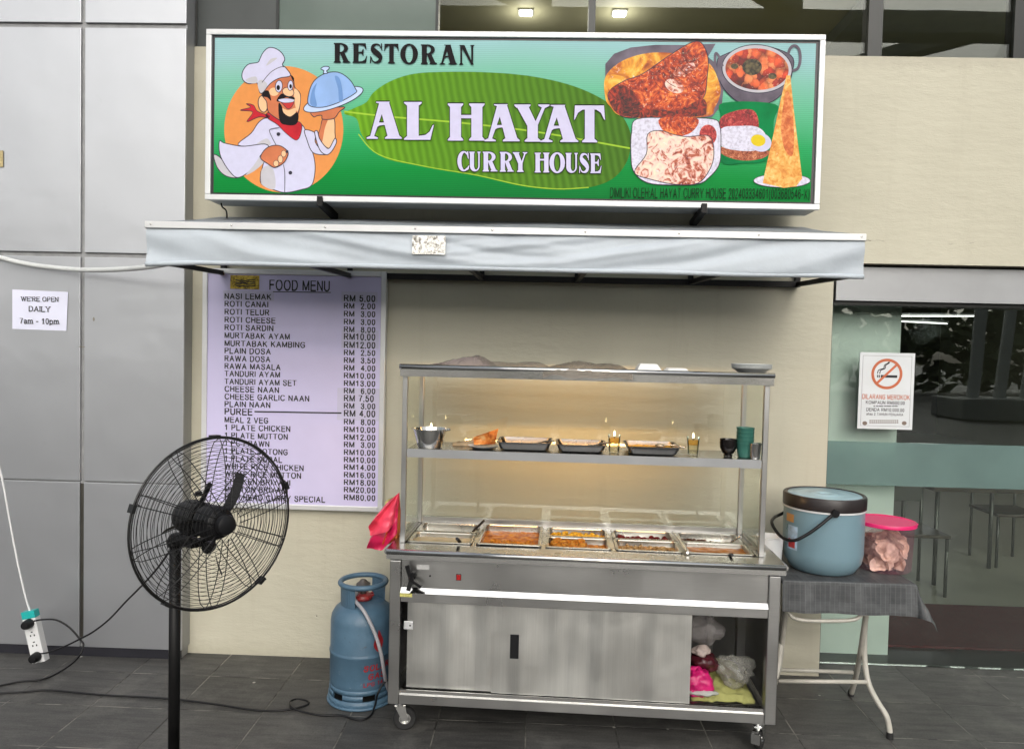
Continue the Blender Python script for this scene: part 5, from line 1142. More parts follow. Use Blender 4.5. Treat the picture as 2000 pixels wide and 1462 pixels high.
# cups: black bowls, green cups, steel cup
def nest(name, label, cat, px, y, m, prof, n, dz, z0=0):
    xx = on_shelf(px, y); group = label[1] if isinstance(label, tuple) else None
    for k in range(n):
        c = cw(xx, y, ZS + z0 + k * dz); lab = label(k) if callable(label) else label
        o = MB().lathe(prof, c, 32).build(name, m); tag(o, lab, cat, name.replace('_', ' ') + 's nested on the middle shelf')
ORD = ['lowest', 'second lowest', 'third from below', 'second from the top', 'topmost']
cup = [(.0001, .001), (.022, .001), (.024, .004), (.030, .018), (.035, .05), (.036, .058), (.0345, .058), (.030, .03), (.02, .008), (.0001, .006)]
nest('black_bowl', lambda k: 'small glossy black footed bowl, ' + ['lower', 'upper'][k] + ' of the nested pair on the middle shelf', 'bowl', 1420, .20, mat('black_glaze', (.008, .006, .006), .12), [(.0001, .001), (.018, .001), (.020, .008), (.016, .012), (.026, .018), (.036, .040), (.038, .064), (.0365, .064), (.033, .04), (.02, .02), (.0001, .018)], 2, .014)
nest('green_cup', lambda k: 'teal green plastic cup, ' + ORD[k] + ' of the nested stack on the middle shelf', 'cup', 1452, .19, mat('teal_plastic', (.045, .17, .135), .35), [(.0001, .001), (.028, .001), (.031, .006), (.034, .03), (.038, .062), (.0395, .064), (.0395, .066), (.0365, .066), (.032, .03), (.028, .006), (.0001, .004)], 5, .0165)
x5 = on_shelf(1471, .155)
t = MB().lathe([(.0001, .001), (.021, .001), (.0225, .005), (.027, .066), (.0285, .068), (.0285, .0695), (.0255, .0695), (.0205, .006), (.0001, .005)], cw(x5, .152, ZS), 28).build('steel_cup', M['steel_bright']); tag(t, 'small polished steel cup in front of the green cups', 'cup')

# ------------------------------------------------------------------ things on the top shelf
ZU = ZT + .0125
def top_x(px, y): return lc(at(px, 722, cw(.8, y, 0).y)).x
def heap(name, label, pxa, pxb, y0, y1, h, seed, m, hang=0, rough=1.0):
    xa, xb = top_x(pxa, y0), top_x(pxb, y0)
    def fn(u, v):
        x_ = xa + (xb - xa) * u; y_ = y0 + (y1 - y0) * v; e = (math.sin(math.pi * u) ** .5) * (math.sin(math.pi * v) ** .6)
        n1 = noise.noise((x_ * 7, y_ * 9, seed)); n2 = noise.noise((x_ * 22, y_ * 22, seed + 3)); n3 = noise.noise((x_ * 55, y_ * 55, seed + 6))
        z = ZU + .0025 + max(0, h(u) * e * (.75 + .5 * n1) + .013 * (.32 - abs(n2)) * e * rough + .004 * (.3 - abs(n3)) * e)
        if hang and v < .12: y_ -= .012; z -= hang * (1 - v / .12) * (.5 + .5 * noise.noise((x_ * 12, 0, seed)))
        return cw(x_, y_ + .006 * n2, z)
    o = MB().grid(fn, 90, 26).build(name, m, fix=False); return tag(o, label, 'plastic bag')
heap('plastic_bag', 'crumpled pinkish plastic bags heaped on the left of the cart top shelf', 822, 968, .13, .42, lambda u: .034 + .046 * max(0, 1 - abs(u - .70) / .5), 1, plastic_film('pink_clear_film', (.32, .265, .25), .4), 0, 1.3)
heap('plastic_bag', 'clear plastic bag lying flat in the middle of the cart top shelf', 930, 1080, .125, .42, lambda u: .058 * (1 - .35 * u), 5, plastic_film('clear_film', (.32, .285, .24), .45), 0, .7)
heap('plastic_bag', 'long brownish clear plastic sheet drooping over the cart top shelf edge', 1060, 1236, .078, .42, lambda u: .045, 9, plastic_film('brown_clear_film', (.27, .235, .19), .4), .05, .8)
def foam_tray(label, pxl, pxr, y, h, d):
    x0, x1 = top_x(pxl, y), top_x(pxr, y); i = (x1 - x0) * .2
    def q(ix, yy, z): return [cw(x0 + ix, y + yy, z), cw(x1 - ix, y + yy, z), cw(x1 - ix, y + d - yy, z), cw(x0 + ix, y + d - yy, z)]
    A_ = q(-.006, -.004, ZU + .0005) + q(-.006, -.004, ZU + .005) + q(0, .0, ZU + .006) + q(i * .85, .02, ZU + h * .92) + q(i, .028, ZU + h)
    fs = [(3, 2, 1, 0)]
    for a in range(4):
        for k in range(4): fs.append((a * 4 + k, a * 4 + (k + 1) % 4, (a + 1) * 4 + (k + 1) % 4, (a + 1) * 4 + k))
    fs.append((16, 17, 18, 19)); o = MB().add(A_, fs).build('foam_tray', M['foam']); return tag(o, label, 'foam tray', 'foam trays on the cart top shelf')
foam_tray('taller upturned white foam tray on the cart top shelf', 1242, 1294, .15, .042, .13); foam_tray('lower upturned white foam tray beside the taller one on top', 1298, 1350, .15, .026, .13)
xb = top_x(1467, .2)
for k in range(4):
    o = MB().lathe([(.0001, .001), (.036, .001), (.050, .007), (.072, .025), (.0875, .032), (.089, .0335), (.085, .0345), (.068, .027), (.046, .010), (.032, .005), (.0001, .004)], cw(xb, .22, ZU + .001 + k * .0055), 36).build('melamine_plate', mat('melamine', (.70, .72, .71), .3)) if k == 0 else None
    if k == 0: pl0 = o; pl0.location = (0, 0, 0)
    else: o = pl0.copy(); C.objects.link(o); o.location = (0, 0, k * .0055)
    tag(o, 'pale grey melamine plate, ' + ['lowest', 'second lowest', 'second from the top', 'topmost'][k] + ' of the pile on the cart top', 'plate', 'plates piled on the cart top')
# droplets of hanging film below the top shelf
# ------------------------------------------------------------------ things inside the cart cabinet
def crumple(name, label, cat, c, rx, ry, rz, m, seed, amp=.35, fr=14, n=40, mm=26, flat=None):
    def fn(q):
        p = Vector(q); v = 1 + amp * noise.noise(p * fr + Vector((seed, 0, 0))) + amp * .6 * noise.noise(p * fr * 2.2 + Vector((0, seed, 0))) + amp * .3 * noise.noise(p * fr * 5 + Vector((0, 0, seed))); return v
    b = MB().ball(c, rx, ry, rz, n, mm, fn)
    if flat is not None:
        for v in b.v: v.z = max(v.z, flat)
    return tag(b.build(name, m, fix=False), label, cat)
ZF = .1935
def inside(px, py, y): p = lc(at(px, py, cw(1.4, y, 0).y)); return cw(p.x, y, p.z)
crumple('plastic_bag', 'bright pink plastic bag bundled in the open right end of the cart cabinet', 'plastic bag', inside(1362, 1330, .14), .058, .055, .064, mat('pink_plastic', (.55, .012, .14), .3, var=.25, vs=20, bump=.006, bs=45), 3, .34, 22, flat=ZF)
crumple('plastic_bag', 'translucent white plastic bag lying over the yellow cloth in the cabinet', 'plastic bag', inside(1434, 1308, .20), .085, .08, .055, plastic_film('white_film', (.46, .46, .42), .6), 9, .55, 13, flat=ZF + .03)
pc = inside(1430, 1340, .2)
b = MB().grid(lambda u, v: Vector((cw(1.33 + .275 * u, .09 + .30 * v, ZF + .002)).to_tuple()) + Vector((0, 0, .004 + (.05 * v + .02) * (math.sin(math.pi * u) ** .35) + .014 * noise.noise((u * 5, v * 5, 3)) + .006 * noise.noise((u * 14, v * 14, 3)) - (.02 if v < .06 else 0))), 40, 30)
tag(b.build('folded_cloth', mat('yellow_cloth', (.36, .36, .12), .85, var=.15, vs=14, bump=.002, bs=200), fix=False), 'yellow cloth folded on the floor of the cart cabinet', 'cloth')
crumple('plastic_bag', 'dark maroon plastic bag stuffed above the pink one in the cabinet', 'plastic bag', inside(1376, 1290, .20), .06, .06, .036, mat('maroon_plastic', (.06, .01, .015), .25, var=.4, vs=20, bump=.003, bs=60), 14, .35, 16)
crumple('paper_bundle', 'pale crumpled paper on the maroon bag in the cabinet', 'paper', inside(1370, 1270, .19), .05, .04, .02, mat('crumpled_paper', (.48, .40, .36), .6, var=.3, vs=30), 22, .4, 20)
crumple('plastic_bag', 'clear grey plastic bag stuffed against the cabinet back above the paper', 'plastic bag', inside(1378, 1228, .30), .075, .07, .07, plastic_film('grey_film', (.42, .40, .40), .55), 31, .4, 12)
crumple('plastic_bag', 'small clear plastic bag on the cabinet floor in front of the pink bag', 'plastic bag', inside(1378, 1352, .10), .06, .022, .014, plastic_film('thin_film', (.48, .50, .47), .3), 41, .4, 22, flat=ZF)
cb('inner_post', M['steel'], MB().box(1.475, 1.50, .50, .525, .194, .675))

# ------------------------------------------------------------------ red plastic bags hanging at the left of the cart
def hang_sheet(pts, y, seed, m, nm, lab, thick=.022):
    ctr = [at(px, py, y) for px, py in pts]; top = ctr[0]
    n = len(ctr); b = MB()
    def fn(u, v):
        k = u * (n - 2) + 1; i = int(min(k, n - 2)); f = k - i; e = ctr[i].lerp(ctr[min(i + 1, n - 1)], f)
        p = top.lerp(e, v); q = Vector((p.x * 18, p.z * 18, seed)); p.y = y + thick * (noise.noise(q) + .4 * noise.noise(q * 2.6)) * v + .016 * math.sin(u * 13 + seed) * v ** .7; return p
    b.grid(fn, 30, 24); b.grid(lambda u, v: Vector(fn(u, v)) + Vector((0, .012 + .03 * v, 0)), 30, 24)
    return tag(b.build(nm, m, fix=False), lab, 'plastic bag', 'plastic bags hanging at the cart end')
hang_sheet([(779, 962), (752, 985), (719, 1028), (721, 1048), (760, 1035), (776, 1010)], -.62, 2, mat('coral_plastic', (.84, .07, .13), .35, var=.15, vs=9, bump=.002, bs=40), 'plastic_bag', 'coral red plastic bag hanging foremost at the left end of the cart')
hang_sheet([(779, 962), (768, 990), (722, 1050), (716, 1070), (745, 1076), (776, 1040)], -.60, 5, mat('crimson_plastic', (.62, .015, .09), .35, var=.2, vs=9, bump=.002, bs=40), 'plastic_bag', 'crimson plastic bag hanging lowest at the left end of the cart')
hang_sheet([(779, 965), (770, 1000), (748, 1060), (755, 1064), (776, 1055), (780, 1030)], -.585, 8, mat('orange_plastic', (.72, .16, .03), .4, var=.2, vs=9), 'plastic_bag', 'orange plastic bag tucked between the crimson bag and the cart')
hang_sheet([(777, 966), (765, 972), (750, 982), (751, 992), (765, 984), (774, 978)], -.58, 11, mat('lemon_plastic', (.75, .66, .20), .4, var=.2, vs=9), 'plastic_bag', 'pale yellow plastic bag peeping out behind the red bags')

# ------------------------------------------------------------------ white tub behind the bucket
p = gz(1515, 1074, ZC)
t = thing('plastic_tub', 'white plastic tub on the counter corner behind the blue bucket', 'tub', tuple(cw(1.660, .42, ZC)))
pt = cw(1.725, .40, ZC + .001)
MB().lathe([(.0001, .001), (.050, .001), (.053, .006), (.060, .145), (.063, .147), (.063, .152), (.057, .152), (.050, .01), (.0001, .008)], (pt.x, pt.y, .702), 28).build('tub', M['white_plastic'], t)

# ------------------------------------------------------------------ gas cylinder
gx, gy, gr = at(647, 1250, -.42).x + .152, -.42, .152
gc = Vector((gx, gy, 0))
def chipped_blue():
    m, n, p = base_mat('blue_cylinder_paint'); a_ = noise_node(n, 8, 6); f_ = noise_node(n, 38, 5, None, .7); g_ = noise_node(n, 5, 4)
    c = ramp(n, a_.outputs[0], [(.3, (.058, .118, .178)), (.7, (.088, .166, .238))])
    c = mixc(n, ramp(n, f_.outputs[0], [(.66, 0.0), (.70, .75)]), c, (.17, .22, .26)); c = mixc(n, ramp(n, math_n(n, 'MULTIPLY', f_.outputs[0], g_.outputs[0]), [(.38, 0.0), (.42, .8)]), c, (.035, .03, .03))
    n.links.new(c, p.inputs['Base Color']); p.inputs['Roughness'].default_value = .4; add_bump(n, p, f_.outputs[0], 1, .0012); return m
M['gas_blue'] = chipped_blue()
M['gas_old'] = mat('blue_cylinder_paint', (.072, .140, .205), .38, var=.28, vs=9, bump=.0010, bs=60, coat=.25)
gas = thing('gas_cylinder', 'blue steel gas cylinder standing left of the food cart', 'gas cylinder', (gx, gy, 0))
MB().lathe([(.0001, .050), (.10, .050), (.135, .062), (.150, .085), (gr, .11), (gr, .236), (gr + .003, .240), (gr + .0035, .247), (gr + .001, .252), (gr - .001, .258), (gr - .001, .385), (.146, .415), (.132, .440), (.108, .459), (.075, .470), (.04, .474), (.0001, .475)], gc, 56, sharp=60).build('body', M['gas_blue'], gas)
fr_ = MB()
def ringwall(z0, z1, r_, a0, a1, n=10, th=.006):
    for k in range(n):
        t0, t1 = R(a0 + (a1 - a0) * k / n), R(a0 + (a1 - a0) * (k + 1) / n)
        f = lambda rr_, t_, z: (gx + rr_ * math.cos(t_), gy + rr_ * math.sin(t_), z)
        fr_.add([f(r_, t0, z0), f(r_, t1, z0), f(r_, t1, z1), f(r_, t0, z1), f(r_ - th, t0, z0), f(r_ - th, t1, z0), f(r_ - th, t1, z1), f(r_ - th, t0, z1)], [(0, 1, 2, 3), (5, 4, 7, 6), (3, 2, 6, 7), (1, 0, 4, 5)], True)
ringwall(.0, .042, .158, 0, 360, 48); ringwall(.068, .090, .152, 0, 360, 48)
for k in range(6):
    ringwall(.0425, .0675, .154, k * 60 - 52, k * 60 - 15, 8)
fr_.tube([gc + Vector((.158 * math.cos(2 * math.pi * k / 40), .158 * math.sin(2 * math.pi * k / 40), .008)) for k in range(40)], .007, 8, True)
fr_.build('foot_ring', M['gas_blue'], gas)
# guard collar: two upright plates and a rolled ring
for (a0, a1) in ((190, 262), (20, 78)):
    cg = MB()
    for k in range(12):
        t0, t1 = R(a0 + (a1 - a0) * k / 12), R(a0 + (a1 - a0) * (k + 1) / 12); f = lambda rr_, t_, z: (gx + rr_ * math.cos(t_), gy + rr_ * math.sin(t_), z)
        cg.add([f(.105, t0, .452), f(.105, t1, .452), f(.107, t1, .556), f(.107, t0, .556), f(.100, t0, .452), f(.100, t1, .452), f(.102, t1, .556), f(.102, t0, .556)], [(0, 1, 2, 3), (5, 4, 7, 6), (1, 5, 6, 2), (4, 0, 3, 7)], True)
    cg.build('collar', M['gas_blue'], gas)
MB().tube([gc + Vector((.108 * math.cos(2 * math.pi * k / 44), .108 * math.sin(2 * math.pi * k / 44), .562)) for k in range(44)], .0125, 12, True).build('grip_ring', M['gas_blue'], gas)
b = MB(); b.cyl(gc + Vector((0, 0, .474)), gc + Vector((0, 0, .53)), .014, 14); b.lathe([(.0001, .53), (.022, .53), (.028, .538), (.034, .545), (.034, .552), (.022, .560), (.012, .572), (.0001, .574)], gc, 18); b.cyl(gc + Vector((-.004, -.004, .535)), gc + Vector((-.02, -.045, .522)), .008, 10)
b.build('regulator', mat('dull_brass', (.14, .13, .12), .4, .7), gas)
b = MB(); b.lathe([(.016, .478), (.042, .478), (.046, .488), (.040, .500), (.018, .506)], gc, 20)
for k in range(9): b.bar(gc + Vector((.03 * math.cos(k * .7), .03 * math.sin(k * .7), .49)), gc + Vector((.052 * math.cos(k * .7), .052 * math.sin(k * .7), .50)), .012, .008)
b.build('safety_cap', mat('red_cap', (.30, .03, .03), .35, var=.3, vs=60), gas)
hp = [gc + Vector((-.02, -.045, .522)), gc + Vector((-.024, -.075, .50)), at(712, 1195, -.575), at(733, 1238, -.60), at(744, 1275, -.61), at(750, 1310, -.60), at(755, 1335, -.55), at(762, 1352, -.50)]
MB().tube(smooth_path(hp, 10), .0085, 10).build('hose', mat('grey_rubber_hose', (.36, .35, .37), .5), gas)
# painted marks wrapped on the body
RED = mat('red_paint_mark', (.34, .02, .025), .45, var=.15)
def wrap(mb, name):
    out = MB()
    vs = []
    for v in mb.v:
        a = v.x / gr; vs.append((gx + (gr + .0012) * math.sin(a), gy - (gr + .0012) * math.cos(a), v.z))
    out.add(vs, mb.f, True); out.build(name, RED, gas, fix=False)
def angle_x(px, py):
    p = at(px, py, gy - gr * .8); return gr * math.asin(max(-1, min(1, (p.x - gx) / gr)))
b = MB()
put_text(b, 'SOLAR', .24, (angle_x(712, 1312), 0, .185), (1, 0, .02), (.12, 0, 1), .135, .026); put_text(b, 'GAS', .24, (angle_x(720, 1328), 0, .145), (1, 0, .02), (.12, 0, 1), .085, .026); put_text(b, 'LPG 14', .2, (angle_x(712, 1343), 0, .112), (1, 0, .02), (.05, 0, 1), .095, .018)
wrap(b, 'lettering')
b = MB(); xf = angle_x(735, 1275)
fl = smooth_path([(xf, 0, .275), (xf - .014, 0, .30), (xf - .010, 0, .325), (xf + .004, 0, .345), (xf + .010, 0, .372), (xf + .024, 0, .345), (xf + .034, 0, .32), (xf + .030, 0, .29), (xf + .016, 0, .27)], 5, True)
b.poly(fl); wrap(b, 'flame_mark')

# ------------------------------------------------------------------ pedestal fan
fan = thing('pedestal_fan', 'large black pedestal fan with round wire guard in the left foreground', 'fan', (-1.31, -1.12, 0))
GC = at(421, 1020, -1.35); TH = R(54); TI = R(2)
fn_ = Vector((math.sin(TH) * math.cos(TI), -math.cos(TH) * math.cos(TI), math.sin(TI))); fx = Vector((math.cos(TH), math.sin(TH), 0)); fz = fx.cross(fn_) * -1
if fz.z < 0: fz = -fz
GR = .304
def gp(r_, a, d): return GC + fx * (r_ * math.cos(a)) + fz * (r_ * math.sin(a)) + fn_ * d
def dome(r_, s): 
    t = min(1, r_ / GR); return (.070 if s > 0 else .066) * s * (1 - t ** 3.2) ** .7
M['wire'] = mat('black_wire', (.010, .010, .010), .35)
for s, nm in ((1, 'front_guard'), (-1, 'rear_guard')):
    b = MB(); k = 0; r_ = .058
    while r_ < GR - .004:
        b.tube([gp(r_, 2 * math.pi * i / 64, dome(r_, s)) for i in range(64)], .00105, 4, True); r_ += .0136
    for j in range(10):
        a = R(90 - 6 + 36 * j); u = Vector((-math.sin(a), math.cos(a)))
        pts = []
        for side in (-1, 1):
            row = []
            for i in range(12):
                rr_ = .05 + (GR - .018 - .05) * i / 11; off = (.011 + .008 * i / 11) * side; an = a + off / rr_; row.append(gp(rr_, an, dome(rr_, s) + .0025 * s))
            pts.append(row)
        tip = [gp(GR - .006, a + .014 / GR, .003 * s), gp(GR, a, 0), gp(GR - .006, a - .014 / GR, .003 * s)]
        b.tube(pts[1] + tip + pts[0][::-1], .0017, 5)
    b.build(nm, M['wire'], fan)
b = MB(); b.tube([gp(GR, 2 * math.pi * i / 80, 0) for i in range(80)], .0042, 8, True); b.tube([gp(GR - .004, 2 * math.pi * i / 80, .008) for i in range(80)], .0022, 6, True); b.tube([gp(GR - .004, 2 * math.pi * i / 80, -.008) for i in range(80)], .0022, 6, True)
for j in range(5):
    a = R(90 + 72 * j); b.obox(gp(GR + .002, a, 0), fx * -math.sin(a) + fz * math.cos(a), fn_, fx * math.cos(a) + fz * math.sin(a), .014, .016, .006)
b.build('guard_rim', M['wire'], fan)
b = MB(); b.lathe([(.0001, .083), (.022, .083), (.033, .077), (.036, .067), (.036, .057), (.0001, .057)], GC, 28, fn_); b.build('front_badge', M['black_plastic'], fan)
b = MB(); b.lathe([(.0001, .045), (.035, .045), (.052, .034), (.060, .012), (.060, -.05), (.04, -.058), (.0001, -.058)], GC, 32, fn_); b.build('blade_hub', M['black_plastic'], fan)
b = MB(); b.lathe([(.0001, -.085), (.056, -.085), (.062, -.10), (.062, -.185), (.054, -.21), (.038, -.225), (.0001, -.23)], GC, 32, fn_)
for k in range(14):
    a = 2 * math.pi * k / 14; b.obox(gp(.0625, a, -.14), fx * -math.sin(a) + fz * math.cos(a), fn_, fx * math.cos(a) + fz * math.sin(a), .004, .03, .002)
b.build('motor', M['black_paint'], fan)
for j, a0 in enumerate((45, 165, 262)):
    def bl(u, v):
        r_ = .052 + .14 * u; wd = .016 + .014 * u - .012 * u * u; an = R(a0) + (v - .5) * wd / max(r_, .08) * 1.0 + .25 * u; return gp(r_, an, .005 + (v - .5) * -(.040 - .012 * u))
    bb = MB().grid(bl, 14, 8); bb.grid(lambda u, v: Vector(bl(u, v)) - fn_ * .002, 14, 8); bb.build('blade', M['black_plastic'], fan, fix=False)
PX = GC - fn_ * .155
bx, by = at(341, 1250, PX.y + .02).x, PX.y + .02
b = MB(); b.tube([(bx, by, .02), (bx, by, GC.z - .105)], .0205, 16); b.build('pole', M['black_paint'], fan)
b = MB(); b.tube(smooth_path([(bx, by, GC.z - .12), (bx, by, GC.z - .095), tuple(PX + Vector((-.02, 0, -.085))), tuple(PX + Vector((0, 0, -.07)))], 6), .026, 12); b.obox(PX + Vector((.035, -.01, -.088)), fx, fn_, Vector((0, 0, 1)), .045, .016, .014); b.cyl(PX + Vector((.075, -.02, -.10)), PX + Vector((.075, -.045, -.10)), .022, 12); b.build('neck', M['black_paint'], fan)
b = MB(); b.cyl(PX + Vector((.04, -.02, .06)), PX + Vector((.085, -.05, .135)), .009, 10); b.cyl(PX + Vector((.03, -.02, .085)), PX + Vector((.03, -.02, .10)), .012, 10); b.build('oscillation_knob', M['black_plastic'], fan)
b = MB(); b.lathe([(.0001, .0), (.23, .0), (.235, .008), (.21, .022), (.06, .034), (.03, .06), (.0001, .06)], (bx, by, 0), 40); b.build('base', M['black_paint'], fan)

# ------------------------------------------------------------------ power strip, cords, conduit
PYS = -.30
p0, p1 = at(58, 1192, PYS), at(80, 1290, PYS)
sd_ = (p1 - p0).normalized(); sx = Vector((0, 1, 0)).cross(sd_).normalized(); sx = sx if sx.x > 0 else -sx
ps = thing('power_strip', 'white extension socket with teal end hanging by its cord at the left', 'power strip', tuple(p1))
Ls = (p1 - p0).length; yv = Vector((0, 1, 0)); cc = (p0 + p1) / 2
MB().obox(cc + sd_ * .018, sx, yv, sd_, .034, .018, Ls / 2 - .018).build('body', M['white_plastic'], ps)
b = MB(); b.obox(p0 + sd_ * .016, sx, yv, sd_, .0343, .0183, .0178); b.build('end_cap', mat('teal_end', (.02, .42, .40), .35), ps)
b = MB()
for k in range(4):
    c_ = p0 + sd_ * (.062 + k * .052) - yv * .0187
    if k in (0, 3): continue
    for dx, dz, ww_, hh_ in ((-.010, .008, .0028, .0045), (.010, .008, .0028, .0045), (0, -.010, .0045, .0026)): b.obox(c_ + sx * dx + sd_ * dz, sx, yv, sd_, ww_, .0008, hh_)
b.build('socket_hole', M['ink_grey'], ps)
for k, c_ in enumerate((p0 + sd_ * .058, p1 - sd_ * .032)):
    t = thing('plug', ['black plug in the upper socket of the white power strip', 'black plug in the lowest socket of the white power strip'][k], 'plug', tuple(c_), 0, 'plugs in the power strip')
    b = MB(); b.lathe([(.0001, .062), (.018, .060), (.023, .050), (.0245, .0185), (.0001, .0185)], c_, 20, -yv); b.build('plug_body', M['black_plastic'], t)
wc_ = MB().tube(smooth_path([at(-60, 780, -.25), at(-20, 860, -.28), at(2, 925, PYS), at(18, 1010, PYS), at(33, 1090, PYS), at(50, 1165, PYS), at(59, 1194, PYS)], 8), .0052, 8).build('white_flex', M['white_plastic']); tag(wc_, 'white flex cord running down to the hanging power strip', 'cord')
yp = PYS - .05
gcord = [at(66, 1212, yp), at(85, 1209, yp), at(110, 1210, yp), at(135, 1224, yp), at(155, 1246, yp), at(163, 1260, -.36), at(152, 1284, -.38), gz(125, 1306, .012), gz(85, 1325, .007), gz(40, 1330, .006), gz(0, 1338, .006), gz(-60, 1350, .006), gz(-40, 1356, .006), gz(0, 1353, .006), gz(50, 1350, .006), gz(100, 1347, .006), gz(200, 1356, .006), gz(325, 1363, .006), gz(420, 1374, .006), gz(500, 1386, .006), gz(555, 1386, .006), gz(598, 1376, .006), gz(600, 1368, .008), gz(580, 1364, .012), gz(566, 1370, .014), gz(572, 1382, .016), gz(600, 1391, .010), gz(630, 1396, .006), gz(665, 1396, .006), gz(700, 1405, .006), gz(722, 1398, .008), gz(732, 1378, .02), at(737, 1356, -.60), at(748, 1335, -.58), at(760, 1325, -.56)]
tag(MB().tube(smooth_path(gcord, 8), .0046, 8).build('black_cable', M['black_plastic']), 'black power cord looping over the pavement from the strip to the cart', 'cord')
fcord = [at(76, 1276, yp), at(95, 1273, yp), at(125, 1262, yp - .02), at(158, 1246, yp - .06), at(185, 1231, -.45), at(215, 1207, -.55), at(245, 1175, -.7), at(275, 1145, -.85), at(305, 1112, -.98), at(330, 1078, -1.08), at(340, 1062, -1.12)]
tag(MB().tube(smooth_path(fcord, 8), .0042, 8).build('fan_cable', M['black_plastic']), 'black cord rising from the power strip to the fan head', 'cord')
cond = [at(-40, 494, -.12), at(0, 503, -.125), at(40, 513, -.14), at(90, 521, -.18), at(160, 527, -.26), at(230, 526, -.40), at(290, 521, -.56), at(340, 512, -.70)]
tag(MB().tube(smooth_path(cond, 8), .0125, 12).build('conduit', mat('white_conduit', (.68, .70, .69), .4)), 'white flexible conduit sagging across the silver panels to the awning', 'conduit')
for k_, (px, py, w_, h_, lab_) in enumerate(((183, 623, .012, .022, 'small brown glue mark on the silver panel right of the joint'), (160, 677, .036, .006, 'grey scuff mark crossing the silver panel joint'))):
    q = at(px, py, -.0968); tag(MB().ball(q, w_ / 2, .0006, h_ / 2, 12, 8, lambda v_: 1 + .35 * noise.noise(Vector(v_) * 160)).build('glue_mark', mat('old_glue', (.26, .24, .20), .8, var=.3, vs=90)), lab_, 'mark')
o = MB().grid(lambda u, v: at(-8 + 14 * u, 294 + 32 * v, -.1005 - .002 * math.sin(u * 3)), 4, 6).build('tape_scrap', mat('old_tape', (.50, .40, .20), .6, var=.2, vs=60)); tag(o, 'scrap of old yellowed tape on the silver panels at the frame edge', 'tape')

# ------------------------------------------------------------------ folding table, cloth, bucket, container
TZ = .700
tx0, tx1, ty0, ty1 = 1.115, 1.700, -.640, -.115
M['tube_white'] = mat('cream_tube_paint', (.50, .48, .42), .35, var=.12, vs=20)
tb_ = thing('folding_table', 'folding table with bent cream tube legs right of the cart', 'table', (1.4, -.38, 0))
MB().box(tx0 + .012, tx1 - .012, ty0 + .012, ty1 - .012, TZ - .028, TZ - .004, .004).build('tabletop', mat('tabletop_board', (.22, .19, .15), .5), tb_)
yf, yr = -.60, -.20
def leg(pts): MB().tube(smooth_path([Vector(p) for p in pts], 8), .0125, 12).build('leg', M['tube_white'], tb_)
# each end: one leg bends to the front, one to the back
fl_ = lambda px, py, y: tuple(at(px, py, y))
leg([fl_(1691, 1190, -.30), fl_(1688, 1250, -.38), fl_(1690, 1300, -.47), fl_(1697, 1335, -.52), fl_(1712, 1366, -.57), fl_(1730, 1395, -.61), fl_(1736, 1415, -.62), fl_(1738, 1432, -.625)])
leg([fl_(1692, 1196, -.56), fl_(1684, 1250, -.48), fl_(1676, 1300, -.36), fl_(1670, 1328, -.28), fl_(1663, 1352, -.22)])
leg([fl_(1538, 1165, -.56), fl_(1530, 1230, -.46), fl_(1522, 1300, -.36), fl_(1510, 1345, -.24)])
leg([fl_(1532, 1165, -.30), fl_(1526, 1240, -.40), fl_(1520, 1300, -.48), fl_(1505, 1350, -.56), fl_(1496, 1400, -.585)])
b = MB(); b.tube([at(1520, 1329, -.50), at(1694, 1331, -.52)], .0095, 10); b.tube([at(1522, 1307, -.33), at(1666, 1312, -.33)], .0095, 10)
b.build('cross_rail', M['tube_white'], tb_)
MB().tube(smooth_path([at(1536, 1172, -.62), at(1541, 1196, -.62), at(1560, 1209, -.62), at(1620, 1212, -.62), at(1668, 1209, -.62), at(1685, 1198, -.615), at(1700, 1192, -.60)], 8), .0085, 10).build('brace_rail', M['tube_white'], tb_)
for (px, py, y) in ((1738, 1436, -.626), (1662, 1356, -.215)):
    q = at(px, py, y); MB().cyl((q.x, q.y, 0.0005), (q.x, q.y, .03), .015, 12, .0135).build('rubber_foot', M['rubber'], tb_)
def cloth_mat():
    m, n, p = base_mat('grey_checked_cloth'); g = n.nodes.new('ShaderNodeUVMap'); s = n.nodes.new('ShaderNodeSeparateXYZ'); n.links.new(g.outputs[0], s.inputs[0])
    fac = None
    def stripes(src, per, wd): return math_n(n, 'LESS_THAN', math_n(n, 'FRACT', math_n(n, 'MULTIPLY', src, 1 / per)), wd)
    a = math_n(n, 'MAXIMUM', stripes(s.outputs[0], .022, .10), math_n(n, 'MULTIPLY', stripes(s.outputs[1], .022, .10), .25))
    wide = math_n(n, 'MAXIMUM', stripes(s.outputs[0], .11, .35), stripes(s.outputs[1], .11, .35))
    nz = noise_node(n, 30, 5)
    c0 = mixc(n, wide, (.052, .055, .058), (.072, .076, .079)); c0 = mixc(n, 1, c0, ramp(n, nz.outputs[0], [(.3, (.8, .8, .8)), (.7, (1.2, 1.2, 1.2))]), 'MULTIPLY')
    n.links.new(mixc(n, math_n(n, 'MULTIPLY', a, .32), c0, (.20, .21, .21)), p.inputs['Base Color']); p.inputs['Roughness'].default_value = .55; add_bump(n, p, nz.outputs[0], 1, .0015); return m
